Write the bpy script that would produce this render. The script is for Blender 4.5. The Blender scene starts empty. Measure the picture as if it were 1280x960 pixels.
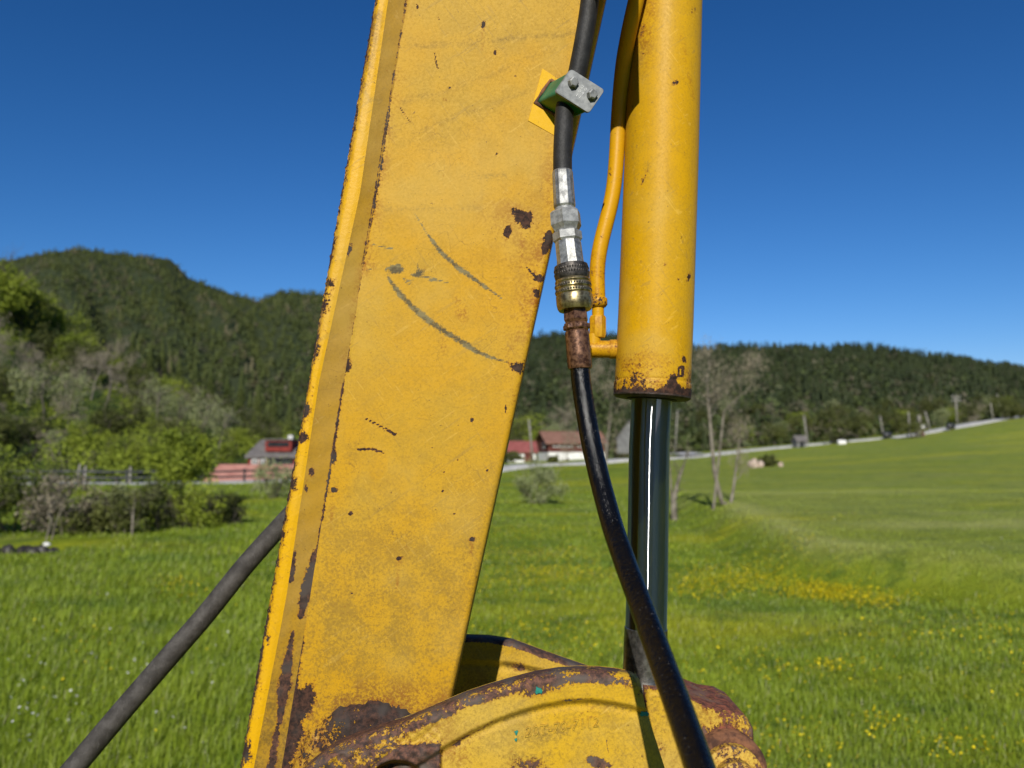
import bpy, math, random
import numpy as np
from mathutils import Vector, Matrix

# ------------------------------------------------------------------ camera, sky, sun, exposure
scene = bpy.context.scene
F, CX, CY = 950.0, 640.0, 480.0          # focal length and centre in photo pixels (1280 x 960)
TILT = math.atan(85.0 / F)               # camera looks slightly up
CAMZ = 2.0
ST, CT = math.sin(TILT), math.cos(TILT)

cam_d = bpy.data.cameras.new('camera')
cam = bpy.data.objects.new('camera', cam_d)
scene.collection.objects.link(cam)
cam.location = (0, 0, CAMZ)
cam.rotation_euler = (math.pi / 2 + TILT, 0, 0)
cam_d.sensor_width = 36.0
cam_d.lens = 36.0 * F / 1280.0
cam_d.clip_start = 0.02
cam_d.clip_end = 6000
cam_d.dof.use_dof = True
cam_d.dof.focus_distance = 1.0
cam_d.dof.aperture_fstop = 4.8
scene.camera = cam

SUN_EL, SUN_AZ = math.radians(31), math.radians(7)      # sun behind the camera, to its left
sdir = Vector((-math.sin(SUN_AZ) * math.cos(SUN_EL), -math.cos(SUN_AZ) * math.cos(SUN_EL), math.sin(SUN_EL)))
world = bpy.data.worlds.new('World')
scene.world = world
world.use_nodes = True
wn, wl = world.node_tree.nodes, world.node_tree.links
wn.clear()
sky = wn.new('ShaderNodeTexSky')
sky.sky_type = 'NISHITA'
sky.sun_disc = False
sky.sun_elevation = SUN_EL
sky.sun_rotation = math.atan2(sdir.x, sdir.y)
sky.altitude = 0
sky.air_density = 1.0
sky.dust_density = 0.0
sky.ozone_density = 10.0
bg = wn.new('ShaderNodeBackground')
bg.inputs['Strength'].default_value = 0.1
wo = wn.new('ShaderNodeOutputWorld')
# deep clear-air blue: one tone curve per channel for the whole sky
sep = wn.new('ShaderNodeSeparateColor'); cmb = wn.new('ShaderNodeCombineColor')
wl.new(sky.outputs[0], sep.inputs[0])
for ch, (gain, gam) in enumerate(((1.62, 1.76), (1.58, 1.31), (1.45, 1.20))):
    sc_ = wn.new('ShaderNodeMath'); sc_.operation = 'MULTIPLY'; sc_.inputs[1].default_value = 0.075
    pw_ = wn.new('ShaderNodeMath'); pw_.operation = 'POWER'; pw_.inputs[1].default_value = gam
    gn_ = wn.new('ShaderNodeMath'); gn_.operation = 'MULTIPLY'; gn_.inputs[1].default_value = gain * {0: 2.9, 1: 1.13, 2: 1.04}[ch] / 0.1
    wl.new(sep.outputs[ch], sc_.inputs[0]); wl.new(sc_.outputs[0], pw_.inputs[0]); wl.new(pw_.outputs[0], gn_.inputs[0]); wl.new(gn_.outputs[0], cmb.inputs[ch])
wl.new(cmb.outputs[0], bg.inputs[0])
wl.new(bg.outputs[0], wo.inputs[0])

sun_d = bpy.data.lights.new('sun', 'SUN')
sun_d.energy = 5.0
sun_d.angle = math.radians(0.5)
sun_d.color = (1.0, 0.95, 0.86)
sun = bpy.data.objects.new('sun', sun_d)
scene.collection.objects.link(sun)
sun.rotation_euler = sdir.to_track_quat('Z', 'Y').to_euler()
sun.location = (-3, -12, 12)

scene.view_settings.view_transform = 'Standard'
scene.view_settings.look = 'None'
scene.view_settings.gamma = 1.0
scene.view_settings.use_curve_mapping = False
scene.view_settings.exposure = 0.0
scene.cycles.max_bounces = 5
scene.cycles.diffuse_bounces = 2
scene.cycles.glossy_bounces = 3
scene.cycles.caustics_reflective = False
scene.cycles.caustics_refractive = False

# ------------------------------------------------------------------ helpers
C = scene.collection
rng = np.random.default_rng(7)
random.seed(7)


def P(u, v, y):
    """point at world depth y seen at photo pixel (u, v)"""
    xc, yc = (u - CX) / F, (CY - v) / F
    dy = CT - yc * ST
    dz = ST + yc * CT
    s = y / dy
    return np.array([xc * s, y, CAMZ + dz * s])


def proj(p):
    p = np.asarray(p, float)
    x, y, z = p[..., 0], p[..., 1], p[..., 2] - CAMZ
    d = y * CT + z * ST
    d = np.where(np.abs(d) < 1e-6, 1e-6, d)
    return CX + F * x / d, CY - F * (-y * ST + z * CT) / d


def axd(y, z):
    return y * CT + (z - CAMZ) * ST


def zof(v, y):
    return P(640, v, y)[2]


def lin(pts):
    a = np.array(pts, float)
    return lambda t: np.interp(t, a[:, 0], a[:, 1])


def sstep(a, b, x):
    t = np.clip((x - a) / (b - a), 0, 1)
    return t * t * (3 - 2 * t)


class MB:
    def __init__(s):
        s.V, s.F, s.n = [], [], 0

    def add(s, V, Fs):
        V = np.asarray(V, float).reshape(-1, 3)
        s.V.append(V)
        for f in Fs:
            s.F.append(tuple(int(i) + s.n for i in f))
        s.n += len(V)
        return s

    def box(s, c, size, rz=0.0, M=None):
        x, y, z = [d / 2 for d in size]
        V = np.array([(-x, -y, -z), (x, -y, -z), (x, y, -z), (-x, y, -z), (-x, -y, z), (x, -y, z), (x, y, z), (-x, y, z)])
        if M is not None:
            V = V @ np.array(M).T
        if rz:
            cc, ss = math.cos(rz), math.sin(rz)
            V = V @ np.array([[cc, ss, 0], [-ss, cc, 0], [0, 0, 1]])
        return s.add(V + np.asarray(c), [(0, 3, 2, 1), (4, 5, 6, 7), (0, 1, 5, 4), (1, 2, 6, 5), (2, 3, 7, 6), (3, 0, 4, 7)])

    def tube(s, pts, rad, n=12, caps=True, phase=0.0, up=None):
        pts = np.asarray(pts, float)
        m = len(pts)
        rad = np.broadcast_to(np.asarray(rad, float), (m,))
        T = np.gradient(pts, axis=0)
        # repeated points (steps in a turned profile) take the overall direction
        L = np.linalg.norm(T, axis=1, keepdims=True)
        T = np.where(L < 1e-9, pts[-1] - pts[0], T)
        T /= np.linalg.norm(T, axis=1, keepdims=True)
        a = np.array([0, -1, 0.0]) if up is None else np.asarray(up, float)
        if abs(a @ T[0]) > 0.95:
            a = np.array([1.0, 0, 0])
        N = a - (a @ T[0]) * T[0]
        N /= np.linalg.norm(N)
        rings = []
        ang = np.arange(n) * 2 * math.pi / n + phase
        for i in range(m):
            N = N - (N @ T[i]) * T[i]
            N /= np.linalg.norm(N)
            B = np.cross(T[i], N)
            rings.append(pts[i] + rad[i] * (np.cos(ang)[:, None] * N + np.sin(ang)[:, None] * B))
        V = np.concatenate(rings)
        Fs = []
        for i in range(m - 1):
            for k in range(n):
                k2 = (k + 1) % n
                Fs.append((i * n + k, i * n + k2, (i + 1) * n + k2, (i + 1) * n + k))
        if caps:
            Fs.append(tuple(range(n - 1, -1, -1)))
            Fs.append(tuple((m - 1) * n + k for k in range(n)))
        return s.add(V, Fs)

    def verts(s):
        return np.concatenate(s.V) if s.V else np.zeros((0, 3))

    def build(s, name, mat, parent=None, smooth=False, attrs=None, angle=None):
        return mk(name, s.verts(), s.F, mat, parent, smooth, attrs, angle)


def mk(name, V, Fs, mat, parent=None, smooth=False, attrs=None, angle=None, local=False):
    V = np.asarray(V, float)
    if parent is not None and not local:
        V = V - np.array(world_loc(parent))
    me = bpy.data.meshes.new(name)
    if isinstance(Fs, np.ndarray):
        nf, k = Fs.shape
        me.vertices.add(len(V))
        me.vertices.foreach_set('co', V.astype(np.float32).ravel())
        me.loops.add(nf * k)
        me.loops.foreach_set('vertex_index', Fs.astype(np.int32).ravel())
        me.polygons.add(nf)
        me.polygons.foreach_set('loop_start', np.arange(0, nf * k, k, dtype=np.int32))
        me.update(calc_edges=True)
    else:
        me.from_pydata(V.tolist(), [], Fs)
        me.update()
    if attrs:
        for an, av in attrs.items():
            at = me.attributes.new(an, 'FLOAT', 'POINT')
            at.data.foreach_set('value', np.asarray(av, np.float32))
    if smooth:
        me.polygons.foreach_set('use_smooth', np.ones(len(me.polygons), bool))
        if angle is not None:
            try:
                me.set_sharp_from_angle(angle=math.radians(angle))
            except Exception:
                pass
    me.materials.append(mat)
    o = bpy.data.objects.new(name, me)
    C.objects.link(o)
    if parent is not None:
        o.parent = parent
    return o


def world_loc(o):
    p = Vector(o.location)
    while o.parent is not None:
        o = o.parent
        p = p + Vector(o.location)
    return p


def tag(o, label=None, cat=None, group=None, kind=None):
    if label: o['label'] = label
    if cat: o['category'] = cat
    if group: o['group'] = group
    if kind: o['kind'] = kind
    return o


def thing(name, loc, label, cat, group=None):
    o = bpy.data.objects.new(name, None)
    o.empty_display_size = 0.1
    C.objects.link(o)
    o.location = tuple(float(c) for c in loc)
    return tag(o, label, cat, group)


def copy_tree(o, parent=None):
    c = o.copy()
    C.objects.link(c)
    c.parent = parent
    for ch in o.children:
        copy_tree(ch, c)
    return c


def gridfaces(r, c, flip=False):
    i = np.arange(r - 1)[:, None] * c + np.arange(c - 1)[None, :]
    i = i.ravel()
    q = np.stack([i, i + 1, i + c + 1, i + c], 1)
    return q[:, ::-1].copy() if flip else q


# ------------------------------------------------------------------ materials
class NT:
    def __init__(s, name):
        s.m = bpy.data.materials.new(name)
        s.m.use_nodes = True
        s.t = s.m.node_tree
        s.t.nodes.clear()
        s.out = s.t.nodes.new('ShaderNodeOutputMaterial')
        s.b = s.t.nodes.new('ShaderNodeBsdfPrincipled')
        s.t.links.new(s.b.outputs[0], s.out.inputs[0])
        s.tc = s.t.nodes.new('ShaderNodeTexCoord')
        s.co = s.tc.outputs['Object']

    def link(s, a, b):
        if isinstance(a, (int, float)):
            b.default_value = a
        elif isinstance(a, (tuple, list)):
            b.default_value = tuple(a) + ((1,) if len(a) == 3 and b.type == 'RGBA' else ())
        else:
            s.t.links.new(a, b)

    def noise(s, scale, detail=4, rough=0.55, co=None, stretch=None, dist=0.0):
        n = s.t.nodes.new('ShaderNodeTexNoise')
        n.inputs['Scale'].default_value = scale
        n.inputs['Detail'].default_value = detail
        n.inputs['Roughness'].default_value = rough
        n.inputs['Distortion'].default_value = dist
        c = co or s.co
        if stretch:
            mp = s.t.nodes.new('ShaderNodeMapping')
            mp.inputs['Scale'].default_value = stretch
            s.t.links.new(c, mp.inputs[0])
            c = mp.outputs[0]
        s.t.links.new(c, n.inputs['Vector'])
        return n.outputs[0]

    def attr(s, name):
        n = s.t.nodes.new('ShaderNodeAttribute')
        n.attribute_name = name
        return n.outputs['Fac']

    def math(s, op, a, b=0.0, c=0.0):
        n = s.t.nodes.new('ShaderNodeMath')
        n.operation = op
        s.link(a, n.inputs[0]); s.link(b, n.inputs[1]); s.link(c, n.inputs[2])
        return n.outputs[0]

    def ramp(s, x, lo, hi, a=0.0, b=1.0):
        n = s.t.nodes.new('ShaderNodeMapRange')
        n.interpolation_type = 'SMOOTHSTEP'
        s.link(x, n.inputs[0])
        n.inputs[1].default_value = lo; n.inputs[2].default_value = hi
        n.inputs[3].default_value = a; n.inputs[4].default_value = b
        return n.outputs[0]

    def mix(s, f, a, b):
        n = s.t.nodes.new('ShaderNodeMix')
        n.data_type = 'RGBA'
        s.link(f, n.inputs[0]); s.link(a, n.inputs[6]); s.link(b, n.inputs[7])
        return n.outputs[2]

    def fmix(s, f, a, b):
        n = s.t.nodes.new('ShaderNodeMix')
        n.data_type = 'FLOAT'
        s.link(f, n.inputs[0]); s.link(a, n.inputs[2]); s.link(b, n.inputs[3])
        return n.outputs[0]

    def bump(s, h, strength=0.3, dist=0.001):
        n = s.t.nodes.new('ShaderNodeBump')
        n.inputs['Strength'].default_value = strength
        n.inputs['Distance'].default_value = dist
        s.link(h, n.inputs['Height'])
        s.t.links.new(n.outputs[0], s.b.inputs['Normal'])

    def set(s, col=None, rough=None, metal=None, spec=None):
        if col is not None: s.link(col, s.b.inputs['Base Color'])
        if rough is not None: s.link(rough, s.b.inputs['Roughness'])
        if metal is not None: s.link(metal, s.b.inputs['Metallic'])
        if spec is not None: s.link(spec, s.b.inputs['Specular IOR Level'])
        return s.m


def paint_mat(name, bright, faded, fade_amt=0.5, gloss=0.42, chips=0.0, texture=0.25, spec=0.22, rust_tone=1.0, grime=1.0, hue=(1, 1, 1)):
    """worn machine paint: attributes rust / scrape / dirt / fresh / stain steer its wear and the painted groove shade"""
    t = NT(name)
    big = t.noise(4.5, 3, 0.62)
    mid = t.noise(34, 3, 0.65)
    fine = t.noise(260, 3, 0.75)
    grit = t.noise(1100, 1, 0.6)
    streak = t.noise(70, 2, 0.6, stretch=(1.0, 1.0, 0.05))
    f = t.math('ADD', t.ramp(big, 0.36, 0.64, 0, 0.75), t.ramp(mid, 0.3, 0.75, 0, 0.25))
    f = t.math('MULTIPLY', f, fade_amt * 1.9)
    f = t.math('SUBTRACT', f, t.math('MULTIPLY', t.attr('fresh'), 1.6))
    f = t.math('MAXIMUM', t.math('MINIMUM', f, 1.0), 0.0)
    col = t.mix(f, bright, faded)
    col = t.mix(t.math('MULTIPLY', t.ramp(grit, 0.40, 0.62), t.math('ADD', 0.10 * grime, t.math('MULTIPLY', t.attr('dirt_shade'), 0.45))), col, (0.30, 0.165, 0.016))
    col = t.mix(t.ramp(streak, 0.54, 0.8, 0, 0.16 * grime), col, (0.30, 0.17, 0.03))
    col = t.mix(t.math('MULTIPLY', t.ramp(fine, 0.50, 0.70), t.math('ADD', 0.12 * grime, t.math('MULTIPLY', t.attr('dirt_shade'), 0.45))), col, (0.27, 0.15, 0.018))
    # long faint scuffs in two directions
    for ang, sc_, a_ in ((0.60, 16, 0.20), (-0.95, 22, 0.16)):
        vr = t.t.nodes.new('ShaderNodeVectorRotate'); vr.rotation_type = 'Y_AXIS'; vr.inputs['Angle'].default_value = ang
        t.t.links.new(t.co, vr.inputs['Vector'])
        mp = t.t.nodes.new('ShaderNodeMapping'); mp.inputs['Scale'].default_value = (0.09, 1, 1.3); mp.inputs['Location'].default_value = (ang * 3, 0, ang)
        t.t.links.new(vr.outputs[0], mp.inputs[0])
        s1 = t.noise(sc_ * 6, 2, 0.7, co=mp.outputs[0])
        col = t.mix(t.math('MULTIPLY', t.ramp(s1, 0.63, 0.69), t.ramp(big, 0.40, 0.6, 0, a_ * 1.6 * grime)), col, (0.26, 0.17, 0.05))
        s2 = t.noise(sc_ * 9, 1, 0.7, co=mp.outputs[0])
        col = t.mix(t.math('MULTIPLY', t.math('MULTIPLY', t.ramp(s2, 0.67, 0.70), t.ramp(mid, 0.45, 0.6)), 0.40 * grime), col, tuple(min(1, c * 1.25 + .03) for c in faded))
    dn = t.math('MULTIPLY', t.attr('dirt_shade'), t.ramp(t.math('ADD', t.math('MULTIPLY', fine, 0.55), t.math('MULTIPLY', mid, 0.45)), 0.40, 0.60, 0.06, 1.0))
    col = t.mix(dn, col, (0.11, 0.072, 0.026))
    # chalky bloom
    col = t.mix(t.ramp(t.noise(6, 3, 0.6), 0.50, 0.68, 0, 0.36 * grime), col, (0.50, 0.335, 0.070))
    # specks, crazing
    speck = t.ramp(t.noise(150, 3, 0.8), 0.67, 0.70, 0, 0.75)
    col = t.mix(speck, col, (0.13, 0.07, 0.02))
    vor = t.t.nodes.new('ShaderNodeTexVoronoi')
    vor.feature = 'DISTANCE_TO_EDGE'
    vor.inputs['Scale'].default_value = 48
    wv = t.t.nodes.new('ShaderNodeVectorMath'); wv.operation = 'ADD'
    nz = t.t.nodes.new('ShaderNodeTexNoise'); nz.inputs['Scale'].default_value = 30
    t.t.links.new(t.co, nz.inputs['Vector'])
    sc = t.t.nodes.new('ShaderNodeVectorMath'); sc.operation = 'SCALE'; sc.inputs['Scale'].default_value = 0.035
    t.t.links.new(nz.outputs[1], sc.inputs[0])
    t.t.links.new(t.co, wv.inputs[0]); t.t.links.new(sc.outputs[0], wv.inputs[1])
    t.t.links.new(wv.outputs[0], vor.inputs['Vector'])
    crack = t.math('MULTIPLY', t.ramp(vor.outputs[0], 0.0, 0.016, 1, 0), t.ramp(t.noise(11, 2), 0.52, 0.62))
    col = t.mix(t.math('MULTIPLY', crack, 0.45), col, (0.16, 0.085, 0.02))
    # orange rust bleed
    st = t.math('MULTIPLY', t.attr('stain'), t.ramp(t.math('ADD', t.math('MULTIPLY', mid, 0.5), t.math('MULTIPLY', fine, 0.5)), 0.44, 0.62))
    col = t.mix(t.math('MINIMUM', st, 0.85), col, (0.25, 0.075, 0.008))
    # olive scrape marks, broken up along their length
    smn = t.noise(95, 3, 0.75, stretch=(0.5, 1, 1))
    sm = t.math('ADD', t.attr('scrape'), t.math('ADD', t.math('MULTIPLY', t.math('SUBTRACT', fine, 0.5), 1.1), t.math('MULTIPLY', t.math('SUBTRACT', smn, 0.5), 0.9)))
    smk = t.ramp(sm, 0.34, 0.78)
    col = t.mix(t.math('MULTIPLY', smk, 0.9), col, t.mix(t.ramp(smn, 0.38, 0.62), (0.050, 0.047, 0.030), (0.17, 0.15, 0.075)))
    # bare rusty chips with ragged edges
    rn = t.math('ADD', t.math('MULTIPLY', t.math('SUBTRACT', mid, 0.5), 0.9), t.math('ADD', t.math('MULTIPLY', t.math('SUBTRACT', fine, 0.5), 1.15), t.math('MULTIPLY', t.math('SUBTRACT', t.noise(90, 2, 0.7), 0.5), 0.7)))
    rv = t.math('ADD', t.math('ADD', t.attr('rust'), rn), chips)
    rk = t.ramp(rv, 0.48, 0.525)
    edge = t.ramp(rv, 0.28, 0.48)
    col = t.mix(t.math('MULTIPLY', edge, 0.5), col, (0.30, 0.11, 0.012))
    k = rust_tone
    rc = t.mix(t.ramp(t.noise(140, 3, 0.75), 0.35, 0.7), (0.022 * k * hue[0], 0.014 * k * hue[1], 0.012 * k * hue[2]), (0.085 * k * hue[0], 0.040 * k * hue[1], 0.026 * k * hue[2]))
    rc = t.mix(t.ramp(t.noise(26, 2), 0.46, 0.66), rc, (0.050 * k * hue[0], 0.040 * k * hue[1], 0.034 * k * hue[2]))
    col = t.mix(rk, col, rc)
    rough = t.fmix(rk, t.math('ADD', t.math('MULTIPLY', fine, 0.25), gloss - 0.1), 0.8)
    hh = t.math('SUBTRACT', t.math('ADD', t.math('MULTIPLY', fine, 0.45), t.math('MULTIPLY', t.noise(75, 2), 0.8)), t.math('MULTIPLY', rk, 2.2))
    t.bump(hh, texture, 0.0016)
    return t.set(col, rough, 0.0, spec)


M = {}
M['paint'] = paint_mat('arm_paint', (0.540, 0.288, 0.007), (0.500, 0.298, 0.024), 0.62, 0.55, 0.0, 0.36, 0.16)
M['edge'] = paint_mat('edge_paint', (0.66, 0.36, 0.003), (0.61, 0.335, 0.010), 0.35, 0.45, 0.05, 0.5, 0.2)
M['weld'] = paint_mat('weld_paint', (0.43, 0.240, 0.018), (0.40, 0.238, 0.040), 0.7, 0.5, 0.0, 0.3, 0.2, 1.5)
M['barrel'] = paint_mat('barrel_paint', (0.585, 0.318, 0.002), (0.56, 0.325, 0.014), 0.45, 0.46, -0.02, 0.22, 0.16, 1.0, 1.15)
M['pipe'] = paint_mat('pipe_paint', (0.57, 0.295, 0.003), (0.53, 0.285, 0.008), 0.3, 0.42, 0.05, 0.2, 0.2, 1.0, 0.7)
M['lever'] = paint_mat('lever_paint', (0.60, 0.36, 0.016), (0.57, 0.375, 0.062), 0.6, 0.55, 0.0, 0.6, 0.2, 2.1)
M['rod_eye'] = paint_mat('rusty_casting', (0.60, 0.36, 0.016), (0.57, 0.375, 0.062), 0.6, 0.55, 0.0, 0.8, 0.2, 2.4, 1.0, (1.35, .95, .8))
M['lever_dark'] = paint_mat('greasy_casting', (0.50, 0.28, 0.014), (0.42, 0.26, 0.045), 0.6, 0.5, 0.0, 0.9, 0.3, 0.9)
M['fresh'] = paint_mat('fresh_paint', (0.67, 0.38, 0.0015), (0.65, 0.37, 0.002), 0.2, 0.5, -0.1, 0.12, 0.12, 1.0, 0.25)


def simple(name, c1, c2, scale, rough=0.6, metal=0.0, bump=0.2, bd=0.002, lo=0.35, hi=0.65, detail=4, spec=0.4):
    t = NT(name)
    n = t.noise(scale, detail, 0.6)
    col = t.mix(t.ramp(n, lo, hi), c1, c2)
    if bump:
        t.bump(n, bump, bd)
    return t.set(col, rough, metal, spec)


def rubber_mat(name, base, rough, speck_amt, dust, relief=0.35, spec=0.5):
    t = NT(name)
    n = t.noise(45, 5, 0.65)
    fine = t.noise(420, 4, 0.7)
    scr = t.noise(260, 4, 0.7, stretch=(1, 1, 0.22))
    col = t.mix(t.ramp(n, 0.35, 0.7), base, tuple(c * 1.7 + dust for c in base))
    col = t.mix(t.ramp(scr, 0.58, 0.72, 0, 0.5), col, tuple(c * 2.5 + dust * 2.5 + .006 for c in base))
    sp = t.ramp(t.noise(300, 5, 0.8), 0.66 - speck_amt, 0.70 - speck_amt)
    col = t.mix(t.math('MULTIPLY', sp, 0.6), col, (0.20, 0.19, 0.18))
    t.bump(t.math('ADD', t.math('MULTIPLY', n, 0.6), t.math('ADD', t.math('MULTIPLY', fine, 0.5), t.math('MULTIPLY', t.noise(170, 3, 0.6), 0.7))), relief, 0.0014)
    r = t.fmix(sp, t.math('ADD', t.math('MULTIPLY', fine, 0.3), rough - 0.15), 0.4)
    return t.set(col, r, 0.0, spec)


M['rubber'] = rubber_mat('rubber', (0.012, 0.0115, 0.011), 0.6, -0.01, 0.003, 0.5, 0.35)
M['rubber_grease'] = rubber_mat('rubber_greasy', (0.002, 0.002, 0.002), 0.20, 0.02, 0.0, 0.8, 0.3)
M['rubber_dust'] = rubber_mat('rubber_dusty', (0.034, 0.030, 0.026), 0.7, -0.02, 0.016, 0.5, 0.3)
M['zinc'] = simple('zinc_plated_steel', (0.20, 0.20, 0.19), (0.42, 0.42, 0.40), 120, 0.46, 0.75, 0.5, 0.0006)
M['zinc_flat'] = simple('dull_zinc', (0.20, 0.205, 0.205), (0.34, 0.345, 0.34), 150, 0.55, 0.35, 0.3, 0.0006)
M['stamp'] = simple('lit_letter_zinc', (0.40, 0.41, 0.41), (0.5, 0.5, 0.5), 100, 0.5, 0.1, 0)  # paler than the cover: light caught by raised letters is in the colour
M['cover'] = simple('clamp_zinc', (0.12, 0.128, 0.132), (0.21, 0.22, 0.22), 90, 0.6, 0.15, 0.3, 0.0006)
M['brass'] = simple('yellow_zinc', (0.13, 0.10, 0.05), (0.40, 0.33, 0.17), 140, 0.36, 0.85, 0.2, 0.0006)
M['black_steel'] = simple('black_steel', (0.03, 0.028, 0.026), (0.09, 0.08, 0.07), 200, 0.5, 0.7, 0.3, 0.0008)
M['rusty_steel'] = simple('rusty_steel', (0.05, 0.02, 0.012), (0.20, 0.10, 0.055), 190, 0.38, 0.45, 0.5, 0.0008)
M['rust'] = simple('heavy_rust', (0.06, 0.026, 0.016), (0.22, 0.095, 0.045), 60, 0.85, 0.0, 0.7, 0.002)
M['dark_rust'] = simple('dark_greasy_rust', (0.020, 0.015, 0.014), (0.075, 0.045, 0.035), 110, 0.6, 0.0, 0.9, 0.003)
M['green_plastic'] = simple('green_plastic', (0.012, 0.10, 0.05), (0.02, 0.15, 0.075), 40, 0.42, 0.0, 0.1, 0.001)
M['teal'] = simple('old_teal_paint', (0.01, 0.17, 0.13), (0.015, 0.24, 0.18), 200, 0.6, 0, 0.1)
M['black'] = simple('black_void', (0.012, 0.011, 0.01), (0.025, 0.02, 0.018), 80, 0.7, 0, 0.4)


def chrome():
    """ground hard chrome: a mirror with fine circumferential polish that drags highlights along the rod"""
    t = NT('chrome')
    sp = t.ramp(t.noise(420, 5, 0.7), 0.70, 0.73)
    t.set(t.mix(sp, (0.17, 0.18, 0.20), (0.12, 0.12, 0.12)), t.fmix(sp, 0.05, 0.4), 1.0)
    g = t.t.nodes.new('ShaderNodeBsdfAnisotropic')
    g.inputs['Color'].default_value = (0.62, 0.63, 0.66, 1)
    g.inputs['Roughness'].default_value = 0.26
    g.inputs['Anisotropy'].default_value = 0.95
    tn = t.t.nodes.new('ShaderNodeTangent'); tn.direction_type = 'RADIAL'; tn.axis = 'Z'
    g.inputs['Rotation'].default_value = 0.0
    t.t.links.new(tn.outputs[0], g.inputs['Tangent'])
    mx = t.t.nodes.new('ShaderNodeMixShader'); mx.inputs[0].default_value = 0.5
    t.t.links.new(t.b.outputs[0], mx.inputs[1]); t.t.links.new(g.outputs[0], mx.inputs[2]); t.t.links.new(mx.outputs[0], t.out.inputs[0])
    return t.m


M['chrome'] = chrome()
M['rod_end'] = simple('rod_end_steel', (0.10, 0.095, 0.085), (0.24, 0.23, 0.21), 120, 0.34, 0.85, 0.3, 0.0008)


def pix_attrs(V, marks):
    """wear attributes of points V, given marks in photo pixels: name -> list of functions of (u, v)"""
    u, v = proj(V)
    out = {}
    for k in ('rust', 'scrape', 'dirt_shade', 'fresh', 'stain'):
        a = np.zeros(len(u))
        for fn in marks.get(k, []):
            a = np.maximum(a, fn(u, v))
        out[k] = a
    return out


def ell(cx, cy, rx, ry, rot=0.0, amp=1.0, soft=0.8):
    c, s = math.cos(math.radians(rot)), math.sin(math.radians(rot))

    def fn(u, v):
        x, y = u - cx, v - cy
        a, b = (x * c + y * s) / rx, (-x * s + y * c) / ry
        r = np.sqrt(a * a + b * b)
        return amp * np.clip(0.5 + (1 - r) / (2 * soft), 0, 1)
    return fn


def seg(pts, w, amp=1.0, soft=1.0):
    pts = np.array(pts, float)
    w = np.broadcast_to(np.asarray(w, float), (len(pts),))

    def fn(u, v):
        best = np.zeros_like(u)
        for i in range(len(pts) - 1):
            a, b = pts[i], pts[i + 1]
            d = b - a
            t = np.clip(((u - a[0]) * d[0] + (v - a[1]) * d[1]) / (d @ d), 0, 1)
            dist = np.hypot(u - a[0] - t * d[0], v - a[1] - t * d[1])
            ww = w[i] + (w[i + 1] - w[i]) * t
            best = np.maximum(best, np.clip(0.5 + (1 - dist / np.maximum(ww, 0.01)) / (2 * soft), 0, 1))
        return amp * best
    return fn


def poly(pts, amp=1.0, soft=3.0):
    pts = np.array(pts, float)

    def fn(u, v):
        inside = np.zeros(u.shape, bool)
        dm = np.full(u.shape, 1e9)
        n = len(pts)
        for i in range(n):
            a, b = pts[i], pts[(i + 1) % n]
            d = b - a
            t = np.clip(((u - a[0]) * d[0] + (v - a[1]) * d[1]) / (d @ d), 0, 1)
            dm = np.minimum(dm, np.hypot(u - a[0] - t * d[0], v - a[1] - t * d[1]))
            cr = ((a[1] > v) != (b[1] > v)) & (u < (b[0] - a[0]) * (v - a[1]) / ((b[1] - a[1]) if abs(b[1] - a[1]) > 1e-9 else 1e-9) + a[0])
            inside ^= cr
        sd = np.where(inside, dm, -dm)
        return amp * np.clip(0.5 + sd / (2 * soft), 0, 1)
    return fn



def smooth_path(c, n):
    c = np.asarray(c, float)
    t = np.concatenate([[0], np.cumsum(np.linalg.norm(np.diff(c, axis=0), axis=1))])
    ts = np.linspace(0, t[-1], n)
    Q = np.stack([np.interp(ts, t, c[:, k]) for k in range(3)], 1)
    for _ in range(max(2, n // 22)):
        Q[1:-1] = (Q[:-2] + 2 * Q[1:-1] + Q[2:]) / 4
    return Q



# ================================================================== terrain
def X(u, D):
    return (u - 640) / F * D


def zpix(v, D):
    """height of something seen at photo row v at distance D"""
    return P(640, v, D)[2]


ROAD = [(-420, 614, 40), (-150, 609, 43), (60, 607, 45), (220, 606, 47), (380, 602, 54), (520, 596, 66), (625, 590, 80), (740, 580.5, 95), (870, 572, 108), (930, 565, 114), (990, 559, 119), (1060, 552.5, 123), (1140, 545, 127), (1190, 536.5, 130), (1236, 528, 135), (1300, 519, 142), (1400, 510, 152)]
ctl = []
for x in (-120, -60, -25, -8, 0, 8, 25, 60, 130):
    for y in (-40, -12, 0, 6, 11):
        ctl.append((x, y, 0.0 if y > -20 else -0.2))
for u, v, D in ROAD:
    ctl.append((X(u, D), D, zpix(v, D)))
    ctl.append((X(u, D * 1.10), D * 1.10, zpix(v, D) + (-0.5 if u < 600 else 0.6)))
for u, v, D in ((640, 700, 14.2), (640, 640, 24), (760, 610, 44), (640, 607, 48), (1280, 690, 15.5), (1280, 640, 23), (1280, 600, 42), (1280, 562, 85), (1000, 640, 24.5), (1000, 600, 46), (1000, 577, 85), (1140, 570, 80), (1150, 600, 44), (880, 600, 47), (1500, 560, 85), (1500, 620, 34),
                (200, 650, 22.5), (60, 640, 25), (380, 640, 25), (200, 622, 34), (-100, 650, 22), (480, 620, 34), (-300, 640, 24)):
    ctl.append((X(u, D), D, zpix(v, D)))
for u, D, z in ((320, 66, -2.2), (330, 80, -1.6), (420, 80, -1.2), (640, 112, 0.3), (720, 118, 0.5), (800, 125, 0.8), (0, 62, -1.0), (-300, 60, -0.6), (200, 62, -1.6), (1240, 160, 8.5), (1000, 150, 3.5), (1450, 175, 11)):
    ctl.append((X(u, D), D, z))
ctl = np.array(ctl)


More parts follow.
